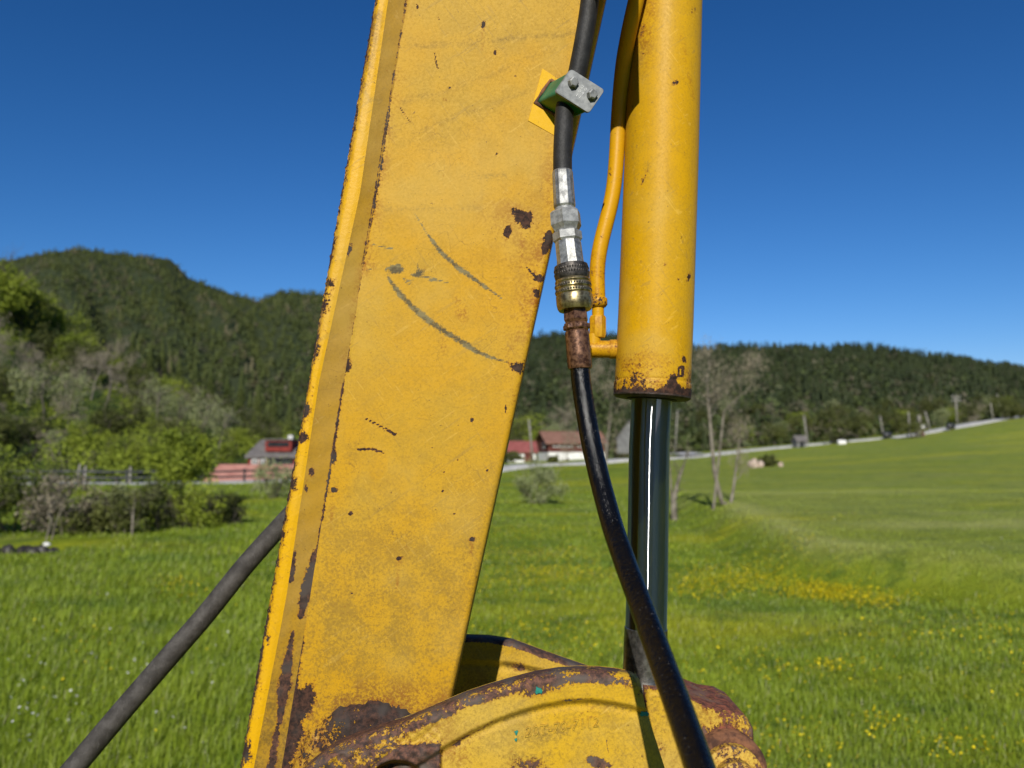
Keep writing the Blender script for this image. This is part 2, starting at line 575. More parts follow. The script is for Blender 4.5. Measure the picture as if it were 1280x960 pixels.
def phi(r2):
    return np.where(r2 > 1e-9, 0.5 * r2 * np.log(np.maximum(r2, 1e-9)), 0)


_n = len(ctl)
_d2 = ((ctl[:, None, :2] - ctl[None, :, :2]) ** 2).sum(-1)
_A = np.zeros((_n + 3, _n + 3))
_A[:_n, :_n] = phi(_d2) + np.eye(_n) * 3.0
_A[:_n, _n] = 1; _A[:_n, _n + 1:] = ctl[:, :2]
_A[_n:, :_n] = _A[:_n, _n:].T
_w = np.linalg.solve(_A, np.concatenate([ctl[:, 2], [0, 0, 0]]))


def H(x, y):
    x = np.atleast_1d(np.asarray(x, float)); y = np.atleast_1d(np.asarray(y, float))
    xc = np.clip(x, -110, 115); yc = np.clip(y, -38, 165)
    r = np.full(x.shape, _w[_n]) + _w[_n + 1] * xc + _w[_n + 2] * yc
    for i in range(_n):
        r = r + _w[i] * phi((xc - ctl[i, 0]) ** 2 + (yc - ctl[i, 1]) ** 2)
    # low bank on the right and small undulations of the meadow
    bx = 4.7 + 0.11 * (yc - 13) + 1.4 * sstep(13, 9.5, yc) * 2.0
    r = r + 0.55 * sstep(-0.8, 0.5, xc - bx) * sstep(9, 11.5, yc) * (1 - sstep(24, 40, yc)) - 0.06 * sstep(6, 16, yc) * (1 - sstep(24, 40, yc))
    r = r + 0.03 * np.sin(xc * .9 + 1.3) * np.sin(yc * .7) * sstep(3, 8, np.abs(yc))
    # the stream bed among the shrubs on the left
    r = r - 0.30 * np.exp(-((yc - 16.9) / 0.8) ** 2) * (1 - sstep(-10.2, -9.0, xc))
    return r


def GP(u, D):
    x = X(u, D)
    return np.array([x, D, float(H(x, D)[0])])


def field_patches(t, col):
    p1 = t.noise(0.16, 5, 0.65, stretch=(0.45, 1.0, 1))
    p2 = t.noise(0.55, 4, 0.65, stretch=(0.4, 1.0, 1))
    p3 = t.noise(1.5, 4, 0.7, stretch=(0.6, 1.0, 1))
    col = t.mix(t.ramp(p1, 0.50, 0.62, 0, 0.75), col, (0.340, 0.350, 0.016))
    col = t.mix(t.ramp(p2, 0.53, 0.66, 0, 0.6), col, (0.090, 0.170, 0.026))
    col = t.mix(t.ramp(p3, 0.53, 0.64, 0, 0.6), col, (0.062, 0.122, 0.016))
    col = t.mix(t.math('MULTIPLY', t.attr('dry_lit'), t.ramp(p2, 0.36, 0.56, 0.35, 0.9)), col, (0.36, 0.375, 0.105))
    return col


def dry_lit_mask(x, y):
    """paler, shorter grass on the upper field to the right, with its lit edge painted in as pale grass"""
    bx = 4.7 + 0.11 * (y - 13) + 2.8 * sstep(13, 9.5, y)
    up = sstep(-0.3, 1.2, x - bx) * sstep(9, 12, y)
    rim = np.exp(-((x - bx - 0.55) / 0.40) ** 2) * sstep(9.5, 11, y) * (1 - sstep(20, 24, y))  # lit edge of the bank, put into the grass colour
    band = 0.5 * np.exp(-((y - 27 - 0.1 * x) / 2.5) ** 2) * sstep(2, 8, x) + 0.6 * np.exp(-((y - 15.5 - .05 * x) / 1.2) ** 2) * sstep(6, 9, x)
    return np.clip(0.42 * up * (1 - .3 * sstep(30, 60, y)) + 1.0 * rim + band, 0, 1)


def ground_mat():
    t = NT('meadow')
    a = t.noise(0.22, 6, 0.65)
    b = t.noise(2.2, 6, 0.7)
    c = t.noise(20, 4, 0.7)
    st = t.noise(0.30, 6, 0.65, stretch=(0.3, 1.0, 1))
    col = t.mix(t.ramp(b, 0.35, 0.68), (0.140, 0.200, 0.010), (0.245, 0.305, 0.024))
    col = t.mix(t.ramp(a, 0.42, 0.68, 0, 0.7), col, (0.200, 0.230, 0.014))
    col = t.mix(t.ramp(st, 0.50, 0.66, 0, 0.7), col, (0.235, 0.250, 0.070))
    col = t.mix(t.ramp(t.noise(0.8, 6, 0.7), 0.52, 0.66, 0, 0.6), col, (0.080, 0.140, 0.026))
    col = field_patches(t, col)
    t.bump(t.math('ADD', c, t.math('MULTIPLY', b, 2)), 0.8, 0.08)
    return t.set(col, 0.9, 0, 0.1)


M['meadow'] = ground_mat()


def axis(lo, hi, dense_lo, dense_hi, step, grow=1.25):
    a = list(np.arange(dense_lo, dense_hi + 1e-6, step))
    s = step
    while a[-1] < hi:
        s *= grow; a.append(a[-1] + s)
    s = step
    while a[0] > lo:
        s *= grow; a.insert(0, a[0] - s)
    return np.array(a)


gx = axis(-3500, 3500, -16, 16, 0.35, 1.07)
gy = axis(-3500, 3500, 2, 30, 0.35, 1.07)
GX, GY = np.meshgrid(gx, gy)
GZ = H(GX.ravel(), GY.ravel())
gv = np.stack([GX.ravel(), GY.ravel(), GZ], 1)
gnd = mk('ground', gv, gridfaces(len(gy), len(gx)), M['meadow'], None, True, {'dry_lit': dry_lit_mask(gv[:, 0], gv[:, 1])})
tag(gnd, kind='structure')

# ------------------------------------------------------------------ road
M['road'] = simple('pale_road', (0.44, 0.43, 0.39), (0.60, 0.58, 0.53), 0.8, 0.85, 0, 0.1, 0.01)
rp = np.array([[X(u, D), D, zpix(v, D)] for u, v, D in ROAD])
rp = smooth_path(rp, 90) if 'smooth_path' in globals() else rp
_t = np.linspace(0, len(rp) - 1, 120)
rp = np.stack([np.interp(_t, np.arange(len(rp)), rp[:, k]) for k in range(3)], 1)
for _ in range(3):
    rp[1:-1] = (rp[:-2] + 2 * rp[1:-1] + rp[2:]) / 4
tg = np.gradient(rp, axis=0); tg[:, 2] = 0; tg /= np.linalg.norm(tg, axis=1, keepdims=True)
nrm = np.stack([-tg[:, 1], tg[:, 0], 0 * tg[:, 0]], 1)
rz = np.maximum(H(rp[:, 0], rp[:, 1]), H(rp[:, 0] + nrm[:, 0] * 3.4, rp[:, 1] + nrm[:, 1] * 3.4)) + 0.10
prof = []
for off, dz in ((-0.9, -0.75), (-0.15, -0.06), (0, 0), (3.4, 0.0), (3.6, -0.1), (4.2, -0.9)):
    q = rp + nrm * off; q[:, 2] = rz + dz
    prof.append(q)
prof = np.stack(prof, 1)
tag(mk('road', prof.reshape(-1, 3), gridfaces(len(rp), 6, True), M['road']), kind='structure')
# gravel drive climbing from the road behind the cylinder rod
M['gravel'] = simple('gravel', (0.34, 0.33, 0.31), (0.50, 0.49, 0.47), 2.0, 0.9, 0, 0.4, 0.03)
dl = [(868, 110), (858, 114), (846, 120), (832, 128), (815, 136)]
W = []
for u, D in dl:
    for k in range(5):
        uu = u + (k - 2) * 7
        g = GP(uu, D); g[2] += 0.35
        W.append(g)
tag(mk('gravel_drive', W, gridfaces(5, 5, True), M['gravel']), kind='structure')

# ------------------------------------------------------------------ hills
def hill_mat(name, c1, c2, c3):
    t = NT(name)
    a = t.noise(0.02, 5, 0.6); b = t.noise(0.15, 5, 0.7)
    col = t.mix(t.ramp(a, 0.35, 0.65), c1, c2)
    col = t.mix(t.ramp(b, 0.58, 0.75, 0, 0.8), col, c3)
    t.bump(b, 1.0, 2.0)
    return t.set(col, 0.95, 0, 0.05)


M['hill'] = hill_mat('forest_floor', (0.030, 0.042, 0.018), (0.045, 0.055, 0.026), (0.085, 0.082, 0.055))
M['slope'] = hill_mat('slope_floor', (0.040, 0.060, 0.018), (0.055, 0.085, 0.022), (0.075, 0.070, 0.035))

ridge = lin([(-1600, 380), (-900, 335), (-500, 300), (-250, 330), (-100, 330), (0, 326), (20, 321), (60, 314), (90, 311), (150, 319), (205, 324), (230, 349), (262, 361), (290, 371), (320, 379), (345, 367), (400, 369), (500, 396), (600, 417), (670, 424), (760, 424), (870, 441), (940, 438), (1000, 440), (1090, 443), (1150, 451), (1220, 461), (1280, 471), (1500, 488), (2200, 478), (2900, 500)])
rdist = lin([(-1600, 950), (200, 950), (450, 850), (700, 640), (2900, 560)])
rbase = lin([(-1600, 210), (300, 210), (450, 170), (640, 150), (900, 150), (1300, 175), (2900, 190)])
zbase = lin([(-1600, -2), (400, -2), (640, 0), (900, 2.5), (1140, 5.5), (1300, 9.5), (2900, 12)])


def hillz(u, D):
    """height of the wooded mountain ring at image column u (its bearing) and distance D"""
    r0, r1 = rbase(u), rdist(u)
    zr = CAMZ + (565 - ridge(u) + 3.5) * r1 / F
    s = (D - r0) / (r1 - r0)
    sc = np.clip(s, 0, 1)
    prof_ = sc ** 1.08
    z = zbase(u) - 3 + (zr - zbase(u) + 3) * prof_
    gul = np.sin(u * 0.021 + D * 0.004) * np.sin(u * 0.047 + 1.0) * 0.026 + np.sin(u * .09 + D * .013) * .018
    z = z + (zr - zbase(u)) * gul * np.sin(np.pi * sc) * 1.4
    z = np.where(s > 1, zr - (s - 1) * (r1 - r0) * 0.5, z)
    z = np.where(s < 0, zbase(u) - 3 + (D - r0) * 0.3, z)
    return z


us = np.linspace(-1600, 2900, 360)
ss = np.concatenate([np.linspace(-0.03, 1, 60), [1.04, 1.12, 1.3, 1.6]])
UU, SS = np.meshgrid(us, ss)
DD = rbase(UU) + SS * (rdist(UU) - rbase(UU))
hz = hillz(UU, DD)
hv = np.stack([X(UU, DD), DD, hz], -1).reshape(-1, 3)
tag(mk('mountain', hv, gridfaces(len(ss), len(us)), M['hill'], None, True), kind='structure')

# nearer wooded slope on the left
ridgeA = lin([(-1600, 250), (-600, 240), (-200, 300), (0, 372), (30, 396), (60, 425), (110, 452), (200, 482), (260, 505), (330, 535), (420, 566), (500, 585)])


def slopez(u, D):
    r0, r1 = 64.0, 215.0
    zr = CAMZ + (565 - ridgeA(u)) * r1 / F
    s = (D - r0) / (r1 - r0)
    sc = np.clip(s, 0, 1)
    z = -2.2 + (zr + 2.2) * (0.35 * sc + 0.65 * sc ** 1.5) + 0.02 * zr * np.sin(u * .05 + D * .05)
    z = np.where(s > 1, zr - (s - 1) * (r1 - r0) * 0.5, z)
    return np.where(s < 0, -2.2 + (D - r0) * 0.4, z)


us = np.linspace(-1600, 500, 160)
ss = np.concatenate([np.linspace(-0.08, 1, 40), [1.05, 1.15, 1.4, 1.9]])
UU, SS = np.meshgrid(us, ss)
DD = 64 + SS * (215 - 64)
hv = np.stack([X(UU, DD), DD, slopez(UU, DD)], -1).reshape(-1, 3)
tag(mk('hillside', hv, gridfaces(len(ss), len(us)), M['slope'], None, True), kind='structure')


# unseen hill added behind the camera, shaped for the chrome rod's reflections
az_ = np.linspace(-1.75, 1.75, 120); rr_ = np.concatenate([[26], np.linspace(34, 330, 36), [420, 600]])
AZ_, RR_ = np.meshgrid(az_, rr_)
hh_ = (92 + 14 * np.sin(AZ_ * 4 + 1) + 8 * np.sin(AZ_ * 11)) * np.clip((RR_ - 30) / 300, -.05, 1) * (1 - .92 * sstep(.22, .34, AZ_) * (1 - sstep(.75, .95, AZ_))) - .6 - np.clip(RR_ - 330, 0, None) * .4
hv = np.stack([np.sin(AZ_) * RR_, -np.cos(AZ_) * RR_, hh_], -1).reshape(-1, 3)
tag(mk('reflection_hill', hv, gridfaces(len(rr_), len(az_), True), M['hill'], None, True), kind='structure')


# ------------------------------------------------------------------ foliage materials
def leaf_mat(name, c1, c2, c3=None, sc=0.4, trans=0.15):
    t = NT(name)
    oi = t.t.nodes.new('ShaderNodeObjectInfo')
    f = t.math('ADD', t.math('MULTIPLY', t.attr('tint'), 0.62), t.math('MULTIPLY', oi.outputs['Random'], 0.38))
    col = t.mix(f, c1, c2)
    if c3:
        col = t.mix(t.ramp(t.attr('tint2'), 0.55, 0.95), col, c3)
    m = t.set(col, 0.65, 0, 0.25)
    if trans:
        tr = t.t.nodes.new('ShaderNodeBsdfTranslucent')
        t.t.links.new(col, tr.inputs[0])
        mx = t.t.nodes.new('ShaderNodeMixShader')
        mx.inputs[0].default_value = trans
        t.t.links.new(t.b.outputs[0], mx.inputs[1]); t.t.links.new(tr.outputs[0], mx.inputs[2])
        t.t.links.new(mx.outputs[0], t.out.inputs[0])
    return m


M['conifer'] = leaf_mat('conifer_needles', (0.016, 0.026, 0.008), (0.042, 0.055, 0.016), (0.070, 0.063, 0.034), trans=0.0)
M['farleaf'] = leaf_mat('far_foliage', (0.034, 0.052, 0.014), (0.081, 0.103, 0.028), (0.109, 0.098, 0.060), trans=0.0)
M['leaf'] = leaf_mat('fresh_foliage', (0.065, 0.105, 0.008), (0.340, 0.400, 0.040))
M['leaf_dark'] = leaf_mat('mid_foliage', (0.024, 0.036, 0.010), (0.165, 0.180, 0.044))
M['leaf_pale'] = leaf_mat('willow_foliage', (0.120, 0.145, 0.060), (0.360, 0.390, 0.180))
M['twig'] = leaf_mat('bare_twigs', (0.14, 0.120, 0.082), (0.30, 0.260, 0.185), trans=0)
M['conifer_far'] = leaf_mat('mountain_foliage', (0.030, 0.046, 0.010), (0.095, 0.112, 0.026), (0.135, 0.120, 0.062), trans=0.0)
M['bark'] = simple('bark', (0.075, 0.060, 0.045), (0.17, 0.145, 0.115), 6, 0.9, 0, 0.5, 0.02)
M['bark_pale'] = simple('pale_bark', (0.11, 0.095, 0.07), (0.25, 0.22, 0.175), 5, 0.85, 0, 0.4, 0.02)


def rot_random(n, g):
    """n random rotation matrices"""
    q = g.normal(size=(n, 4)); q /= np.linalg.norm(q, axis=1, keepdims=True)
    w, x, y, z = q.T
    return np.stack([np.stack([1 - 2 * (y * y + z * z), 2 * (x * y - z * w), 2 * (x * z + y * w)], -1),
                     np.stack([2 * (x * y + z * w), 1 - 2 * (x * x + z * z), 2 * (y * z - x * w)], -1),
                     np.stack([2 * (x * z - y * w), 2 * (y * z + x * w), 1 - 2 * (x * x + y * y)], -1)], 1)


LEAF = np.array([(-0.5, 0, 0), (0, -0.28, 0.06), (0.5, 0, 0), (0, 0.28, 0.06)])


def leaves(cent, size, g, flatten=0.0):
    """leaf-shaped quads at the given points; returns verts, faces, tint"""
    n = len(cent)
    R = rot_random(n, g)
    sz = size * g.uniform(0.6, 1.35, n)
    V = np.einsum('nij,kj->nki', R, LEAF) * sz[:, None, None] + cent[:, None, :]
    Fq = np.arange(n * 4).reshape(n, 4)
    return V.reshape(-1, 3), Fq


def clumps(g, nclump, per, rx, rz, zc, sigma, skew=0.0):
    """leaf centres in uneven clumps over an ellipsoid crown; gaps stay open between clumps"""
    d = g.normal(size=(nclump, 3)); d /= np.linalg.norm(d, axis=1, keepdims=True)
    r = g.uniform(0.35, 1.0, nclump) ** 0.6 * (1 + 0.22 * np.sin(d[:, 0] * 5 + d[:, 2] * 4 + skew))
    c = d * r[:, None] * np.array([rx, rx, rz]) + [0, 0, zc]
    pts = (c[:, None, :] + g.normal(size=(nclump, per, 3)) * sigma * g.uniform(0.6, 1.3, (nclump, 1, 1))).reshape(-1, 3)
    tint = np.repeat(g.uniform(0, 1, nclump), per) * 0.72 + g.uniform(0, 0.28, nclump * per)
    return pts, tint, c


def limb(mb, p, d, L, r, depth, g, tips, n=5, droop=0.0, split=(2, 4), spread=0.7, segs=4, up=0.08):
    pts, rad = [np.array(p)], [r]
    d = np.array(d, float)
    for k in range(segs):
        d = d + g.normal(size=3) * 0.13 + [0, 0, up - droop]
        d /= np.linalg.norm(d)
        pts.append(pts[-1] + d * L / segs)
        rad.append(r * (1 - 0.62 * (k + 1) / segs))
    mb.tube(pts, rad, n if depth > 1 else 3, False)
    tips.append(pts[-1])
    if depth <= 0:
        return
    for k in range(g.integers(*split) + (1 if depth > 1 else 2)):
        t = g.uniform(0.35, 1.0)
        i = min(int(t * segs), segs - 1)
        q = pts[i] + (pts[i + 1] - pts[i]) * (t * segs - i)
        nd = d + g.normal(size=3) * spread
        nd /= np.linalg.norm(nd)
        limb(mb, q, nd, L * g.uniform(0.5, 0.72), rad[i] * 0.6, depth - 1, g, tips, max(3, n - 1), droop, split, spread, max(2, segs - 1), up)


def make_tree(name, seed, h, kind, leafmat, barkmat, nleaf=900, size=0.35, label='', group=None, cat='tree'):
    """tapered trunk with limbs plus a crown of leaf clumps, root at the trunk's foot"""
    g = np.random.default_rng(seed)
    root = thing(name, (0, 0, 0), label, cat, group)
    mb = MB(); tips = []
    if kind == 'bare':
        limb(mb, (0, 0, -0.1), (g.normal() * .08, g.normal() * .08, 1), h * 0.62, h * 0.017, 4, g, tips, 6, 0, (2, 4), 0.62, 6)
        mb.build('trunk', barkmat, root, True, local_ok(mb))
        tips = np.array(tips)
        tw = tips[g.integers(0, len(tips), nleaf)] + g.normal(size=(nleaf, 3)) * h * 0.022
        V, Fq = leaves(tw, size, g)
        V = tw.repeat(4, 0) + (V - tw.repeat(4, 0)) * np.array([0.30, 0.30, 1.2])
        tint = g.uniform(0, 1, nleaf).repeat(4)
        mk('crown', V, Fq, leafmat, root, False, {'tint': tint, 'tint2': tint * 0})
        return root
    if kind == 'shrub':
        for k in range(7):
            a = g.uniform(0, 6.28)
            limb(mb, (0.1 * math.cos(a), 0.1 * math.sin(a), -0.1), (math.cos(a) * .6, math.sin(a) * .6, 1.0), h * g.uniform(.5, .8), h * 0.018, 2, g, tips, 5, 0, (2, 3), .6, 4)
        mb.build('stems', barkmat, root, True)
        pts, tint, c = clumps(g, 40, max(4, nleaf // 40), h * 0.52, h * 0.42, h * 0.52, h * 0.075, seed)
    elif kind == 'oval':
        limb(mb, (0, 0, -0.2), (0, 0, 1), h * 0.8, h * 0.022, 2, g, tips, 6, 0, (3, 5), .8, 6)
        mb.build('trunk', barkmat, root, True)
        pts, tint, c = clumps(g, 60, max(4, nleaf // 60), h * 0.25, h * 0.38, h * 0.60, h * 0.05, seed)
    else:
        limb(mb, (0, 0, -0.2), (g.normal() * .05, g.normal() * .05, 1), h * 0.7, h * 0.026, 2, g, tips, 6, 0, (3, 5), .8, 6)
        mb.build('trunk', barkmat, root, True)
        pts, tint, c = clumps(g, 55, max(4, nleaf // 55), h * 0.36, h * 0.34, h * 0.63, h * 0.065, seed)
    V, Fq = leaves(pts, size, g)
    mk('crown', V, Fq, leafmat, root, False, {'tint': tint.repeat(4), 'tint2': 0 * tint.repeat(4)})
    return root


def local_ok(mb):
    return None


def conifer_template(g, tiers=8, n=9):
    """spruce of unit height: drooping jagged whorls"""
    V, Fs = [], []
    for k in range(tiers):
        t = k / tiers
        z0 = 0.10 + 0.90 * t
        zt = min(1.0, z0 + 0.9 / tiers * 1.9)
        R = 0.20 * (1 - t) ** 0.85 + 0.012
        b = len(V)
        V.append((0, 0, zt))
        for j in range(n):
            a = 2 * math.pi * (j + g.uniform(-.3, .3)) / n + k
            rr = R * (1.15 if j % 2 else 0.6) * g.uniform(.75, 1.25)
            V.append((rr * math.cos(a), rr * math.sin(a), z0 - (0.02 if j % 2 else -0.015) + g.uniform(-.012, .012)))
        for j in range(n):
            Fs.append((b, b + 1 + j, b + 1 + (j + 1) % n))
    return np.array(V), np.array(Fs)


def leafy_template(g, n=34, size=0.19):
    pts, tint, c = clumps(g, 12, n // 12 + 1, 0.26, 0.34, 0.6, 0.09, 0)
    V, Fq = leaves(pts, size, g)
    tris = np.concatenate([Fq[:, [0, 1, 2]], Fq[:, [0, 2, 3]]])
    return V, tris


def forest(name, label, pos, heights, kinds, temps, mat, tint, tint2, cat='forest'):
    Vs, Fs, T, T2, off = [], [], [], [], 0
    for k, (tv, tf) in enumerate(temps):
        sel = np.where(kinds == k)[0]
        if not len(sel): continue
        a = rng.uniform(0, 6.28, len(sel)); ca, sa = np.cos(a), np.sin(a)
        h = heights[sel]; wd = h * rng.uniform(0.8, 1.3, len(sel))
        x = (tv[None, :, 0] * ca[:, None] - tv[None, :, 1] * sa[:, None]) * wd[:, None] + pos[sel, 0][:, None]
        y = (tv[None, :, 0] * sa[:, None] + tv[None, :, 1] * ca[:, None]) * wd[:, None] + pos[sel, 1][:, None]
        z = tv[None, :, 2] * h[:, None] + pos[sel, 2][:, None]
        Vs.append(np.stack([x, y, z], -1).reshape(-1, 3))
        f = tf[None] + (np.arange(len(sel)) * len(tv))[:, None, None] + off
        Fs.append(f.reshape(-1, 3))
        T.append(np.repeat(tint[sel], len(tv)) * 0.8 + rng.uniform(0, .2, len(sel) * len(tv))); T2.append(np.repeat(tint2[sel], len(tv)))
        off += len(sel) * len(tv)
    o = mk(name, np.concatenate(Vs), np.concatenate(Fs), mat, None, False, {'tint': np.concatenate(T), 'tint2': np.concatenate(T2)})
    return tag(o, label, cat, None, 'stuff')


ctemps = [conifer_template(rng) for _ in range(4)]
ltemps = [leafy_template(rng) for _ in range(4)]
btemps = [leafy_template(rng, 130, 0.062) for _ in range(4)]


def scatter(n, ulo, uhi, slo, shi, zf, r0f, r1f, power=1.0):
    u = rng.uniform(ulo, uhi, n)
    s = slo + (shi - slo) * rng.uniform(0, 1, n) ** power
    D = r0f(u) + s * (r1f(u) - r0f(u))
    return u, D, np.stack([X(u, D), D, zf(u, D) - 0.6], 1)


def patch(u, v, a=0.017, b=0.03):
    return 0.5 + 0.25 * np.sin(u * a + 1.7 * np.sin(v * b)) + 0.25 * np.sin(u * a * 2.7 + v * b * 1.9 + 2)


# mixed wood on the mountain at left, spruce wood on the ridge at right: small crowns at this distance
for nm, lab, n, u0, u1 in (('mountain_forest', 'dark mixed forest covering the mountain on the left', 7000, -420, 470), ('hill_forest', 'dark spruce forest on the low ridge at right', 8500, 430, 1700)):
    u, D, pos = scatter(n, u0, u1, 0.0, 1.01, hillz, rbase, rdist, 0.75)
    pt = patch(u, D)
    left = u0 < 0
    hts = rng.uniform(4.0, 8.0, n) if left else rng.uniform(4.5, 8.5, n) * np.where((u > 1050) & (D > rdist(u) * .8), 1.25, 1.0)
    kinds = np.where(rng.uniform(0, 1, n) < (0.45 if left else 0.8), rng.integers(0, 4, n), rng.integers(4, 8, n))
    t2 = np.clip(patch(u, D * .6, .05, .02) * rng.uniform(.3, 1.2, n), 0, 1) if left else rng.uniform(0, .8, n) ** 1.4
    forest(nm, lab, pos, hts, kinds, ctemps + ltemps, M['conifer_far' if left else 'conifer'], np.clip(pt * .65 + rng.uniform(0, .35, n), 0, 1), t2)
    # paler leafy trees, more of them low down
    k = n // 3
    u, D, pos = scatter(k, u0, u1, 0.0, 0.85, hillz, rbase, rdist, 1.6)
    forest('leafy_wood', lab.replace('dark mixed forest covering', 'paler leafy trees scattered over').replace('dark spruce forest on', 'paler leafy trees along the foot of'), pos, rng.uniform(4, 8, k), rng.integers(0, 4, k), ltemps, M['farleaf'], rng.uniform(0, 1, k), np.clip(rng.uniform(0, 1.1, k) ** 1.3, 0, 1))

# undergrowth on the near left slope
n = 1500
u, D, pos = scatter(n, -700, 470, -0.02, 1.0, slopez, lambda u: 64 + 0 * u, lambda u: 215 + 0 * u, 0.9)
k_ = ~((u > 225) & (D < 95)); u, D, pos = u[k_], D[k_], pos[k_]; n = len(u)
forest('undergrowth', 'tangled green undergrowth between the trees of the left hillside', pos, rng.uniform(2.5, 5.5, n), rng.integers(0, 4, n), btemps, M['leaf'], rng.uniform(0, .8, n), rng.uniform(0, .5, n), 'undergrowth')

# ------------------------------------------------------------------ individual trees on the near slope
protos = {
    'green': [make_tree('leafy_tree', 100 + k, 10, 'round' if k % 2 else 'oval', M['leaf'], M['bark'], 3000, 0.40) for k in range(3)],
    'dark': [make_tree('leafy_tree', 120 + k, 10, 'oval' if k % 2 else 'round', M['leaf_dark'], M['bark'], 2800, 0.40) for k in range(3)],
    'pale': [make_tree('leafy_tree', 140 + k, 9, 'oval', M['leaf_pale'], M['bark_pale'], 1600, 0.34) for k in range(2)],
    'bare': [make_tree('bare_tree', 160 + k, 11, 'bare', M['twig'], M['bark_pale'], 2600, 0.34) for k in range(3)],
}


def spruce(name, seed, h):
    g = np.random.default_rng(seed)
    root = thing(name, (0, 0, 0), '', 'tree')
    mb = MB(); mb.tube([(0, 0, -.2), (0, 0, h * .97)], [h * .016, h * .003], 6, False)
    mb.build('trunk', M['bark'], root, True)
    V, Fs = conifer_template(g, 20, 17)
    V = V * [h * .95, h * .95, h]
    tint = g.uniform(0, 1, len(V))
    mk('crown', V, Fs, M['conifer_far'], root, False, {'tint': tint, 'tint2': np.zeros(len(V))})
    return root


protos['spruce'] = [spruce('spruce_tree', 180 + k, 12) for k in range(2)]
used = set()
WORDS = {'green': 'fresh green leafy tree', 'dark': 'darker green leafy tree', 'pale': 'pale grey-green tree', 'bare': 'bare brown leafless tree', 'spruce': 'dark pointed spruce'}
PLACE = []


def put(kind, u, D, zf, hpx, label, group, wide=1.0, idx=None):
    """plant one tree of the kind, hpx photo pixels tall, at bearing u and distance D"""
    lst = protos[kind]
    i = (int(u * 7 + D * 13) % len(lst)) if idx is None else idx
    src = lst[i]
    key = (kind, i)
    o = src if key not in used else copy_tree(src)
    used.add(key)
    h0 = {'green': 10, 'dark': 10, 'pale': 9, 'bare': 11, 'spruce': 12}[kind]
    s = hpx * D / F / h0
    x = X(u, D)
    z = float(np.atleast_1d(zf(u, D))[0])
    o.location = (x, D, z - 0.1)
    o.rotation_euler = (0, 0, (u * 1.7 + D) % 6.28)
    o.scale = (s * wide, s * wide, s)
    tag(o, label, 'tree', group)
    return o


gfun = lambda u, D: H(X(u, D), D)
band = ['low by the road', 'midway up', 'high on']
slope_list = []
gg = np.random.default_rng(21)
# trees one can tell apart on the left hillside: (kind, u, foot row as distance, height in pixels)
spec = [('bare', 10, 120, 62), ('bare', 40, 128, 58), ('bare', -25, 130, 70), ('green', 18, 180, 78), ('green', 48, 192, 66), ('green', -8, 170, 84), ('green', 84, 170, 60), ('pale', 33, 105, 75), ('bare', 56, 98, 88), ('pale', 84, 108, 85), ('green', 75, 190, 62), ('green', 30, 200, 55), ('green', 5, 205, 60), ('green', 105, 185, 48), ('green', 55, 208, 46),
        ('bare', 130, 140, 78), ('bare', 112, 150, 62), ('bare', 150, 150, 60), ('spruce', 72, 212, 46), ('spruce', 118, 210, 50), ('spruce', 145, 212, 58), ('spruce', 162, 208, 62), ('spruce', 185, 205, 52), ('spruce', 200, 210, 56), ('spruce', 222, 205, 50), ('spruce', 243, 200, 54), ('spruce', 262, 204, 58), ('spruce', 283, 200, 56), ('spruce', 300, 196, 60), ('spruce', 322, 198, 55), ('spruce', 342, 196, 58), ('spruce', 362, 190, 50),
        ('green', 205, 150, 56), ('pale', 195, 130, 64), ('dark', 180, 135, 58), ('pale', 222, 128, 58), ('pale', 250, 125, 62), ('bare', 245, 128, 60), ('pale', 275, 120, 58), ('pale', 290, 124, 48), ('green', 298, 112, 40), ('dark', 320, 118, 44), ('dark', 345, 120, 46), ('green', 362, 110, 40),
        ('green', 120, 82, 58), ('green', 150, 78, 50), ('green', 100, 88, 52), ('green', 175, 80, 46), ('dark', 135, 100, 64), ('dark', 165, 102, 58), ('dark', 20, 84, 66), ('dark', -10, 80, 72), ('dark', 48, 88, 50), ('dark', 5, 110, 60), ('bare', 85, 78, 52), ('pale', 70, 84, 40), ('green', 196, 84, 36), ('green', 255, 86, 40), ('green', 285, 90, 42), ('dark', 215, 100, 52), ('dark', 240, 104, 48),
        ('dark', -60, 95, 90), ('green', -100, 110, 95), ('dark', -150, 90, 100), ('green', -200, 130, 95), ('bare', -70, 120, 90), ('dark', -45, 190, 70), ('green', -20, 198, 66), ('dark', 20, 178, 60), ('dark', 60, 172, 58), ('dark', 95, 165, 56), ('green', 92, 178, 50), ('green', 135, 190, 40), ('dark', 160, 175, 44), ('dark', 300, 140, 44), ('dark', 330, 150, 44), ('dark', 270, 150, 46), ('dark', 230, 160, 48)]
for kind, u, D, hp_ in spec:
    slope_list.append((kind, u, D, hp_))
ORD = ['first', 'second', 'third', 'fourth', 'fifth', 'sixth', 'seventh', 'eighth', 'ninth', 'tenth', 'eleventh', 'twelfth', 'thirteenth', 'fourteenth', 'fifteenth']
zones = {}
for kind, u, D, hp_ in slope_list:
    where = 'just above the guard rail' if D < 92 else ('in the middle of the left hillside' if D < 160 else 'along the top of the left hillside')
    if u < -30:
        where = 'beyond the left edge of the view'
    zones.setdefault((kind, where), []).append((u, D, hp_))
for (kind, where), lst in zones.items():
    lst.sort()
    for k, (u, D, hp_) in enumerate(lst):
        lab = f'{WORDS[kind]} {where}' + ('' if len(lst) == 1 else f', {ORD[k]} from the left')
        put(kind, u, D, slopez, hp_, lab, f'{WORDS[kind]}s {where}', {'spruce': 0.95, 'pale': 1.0}.get(kind, 1.25))

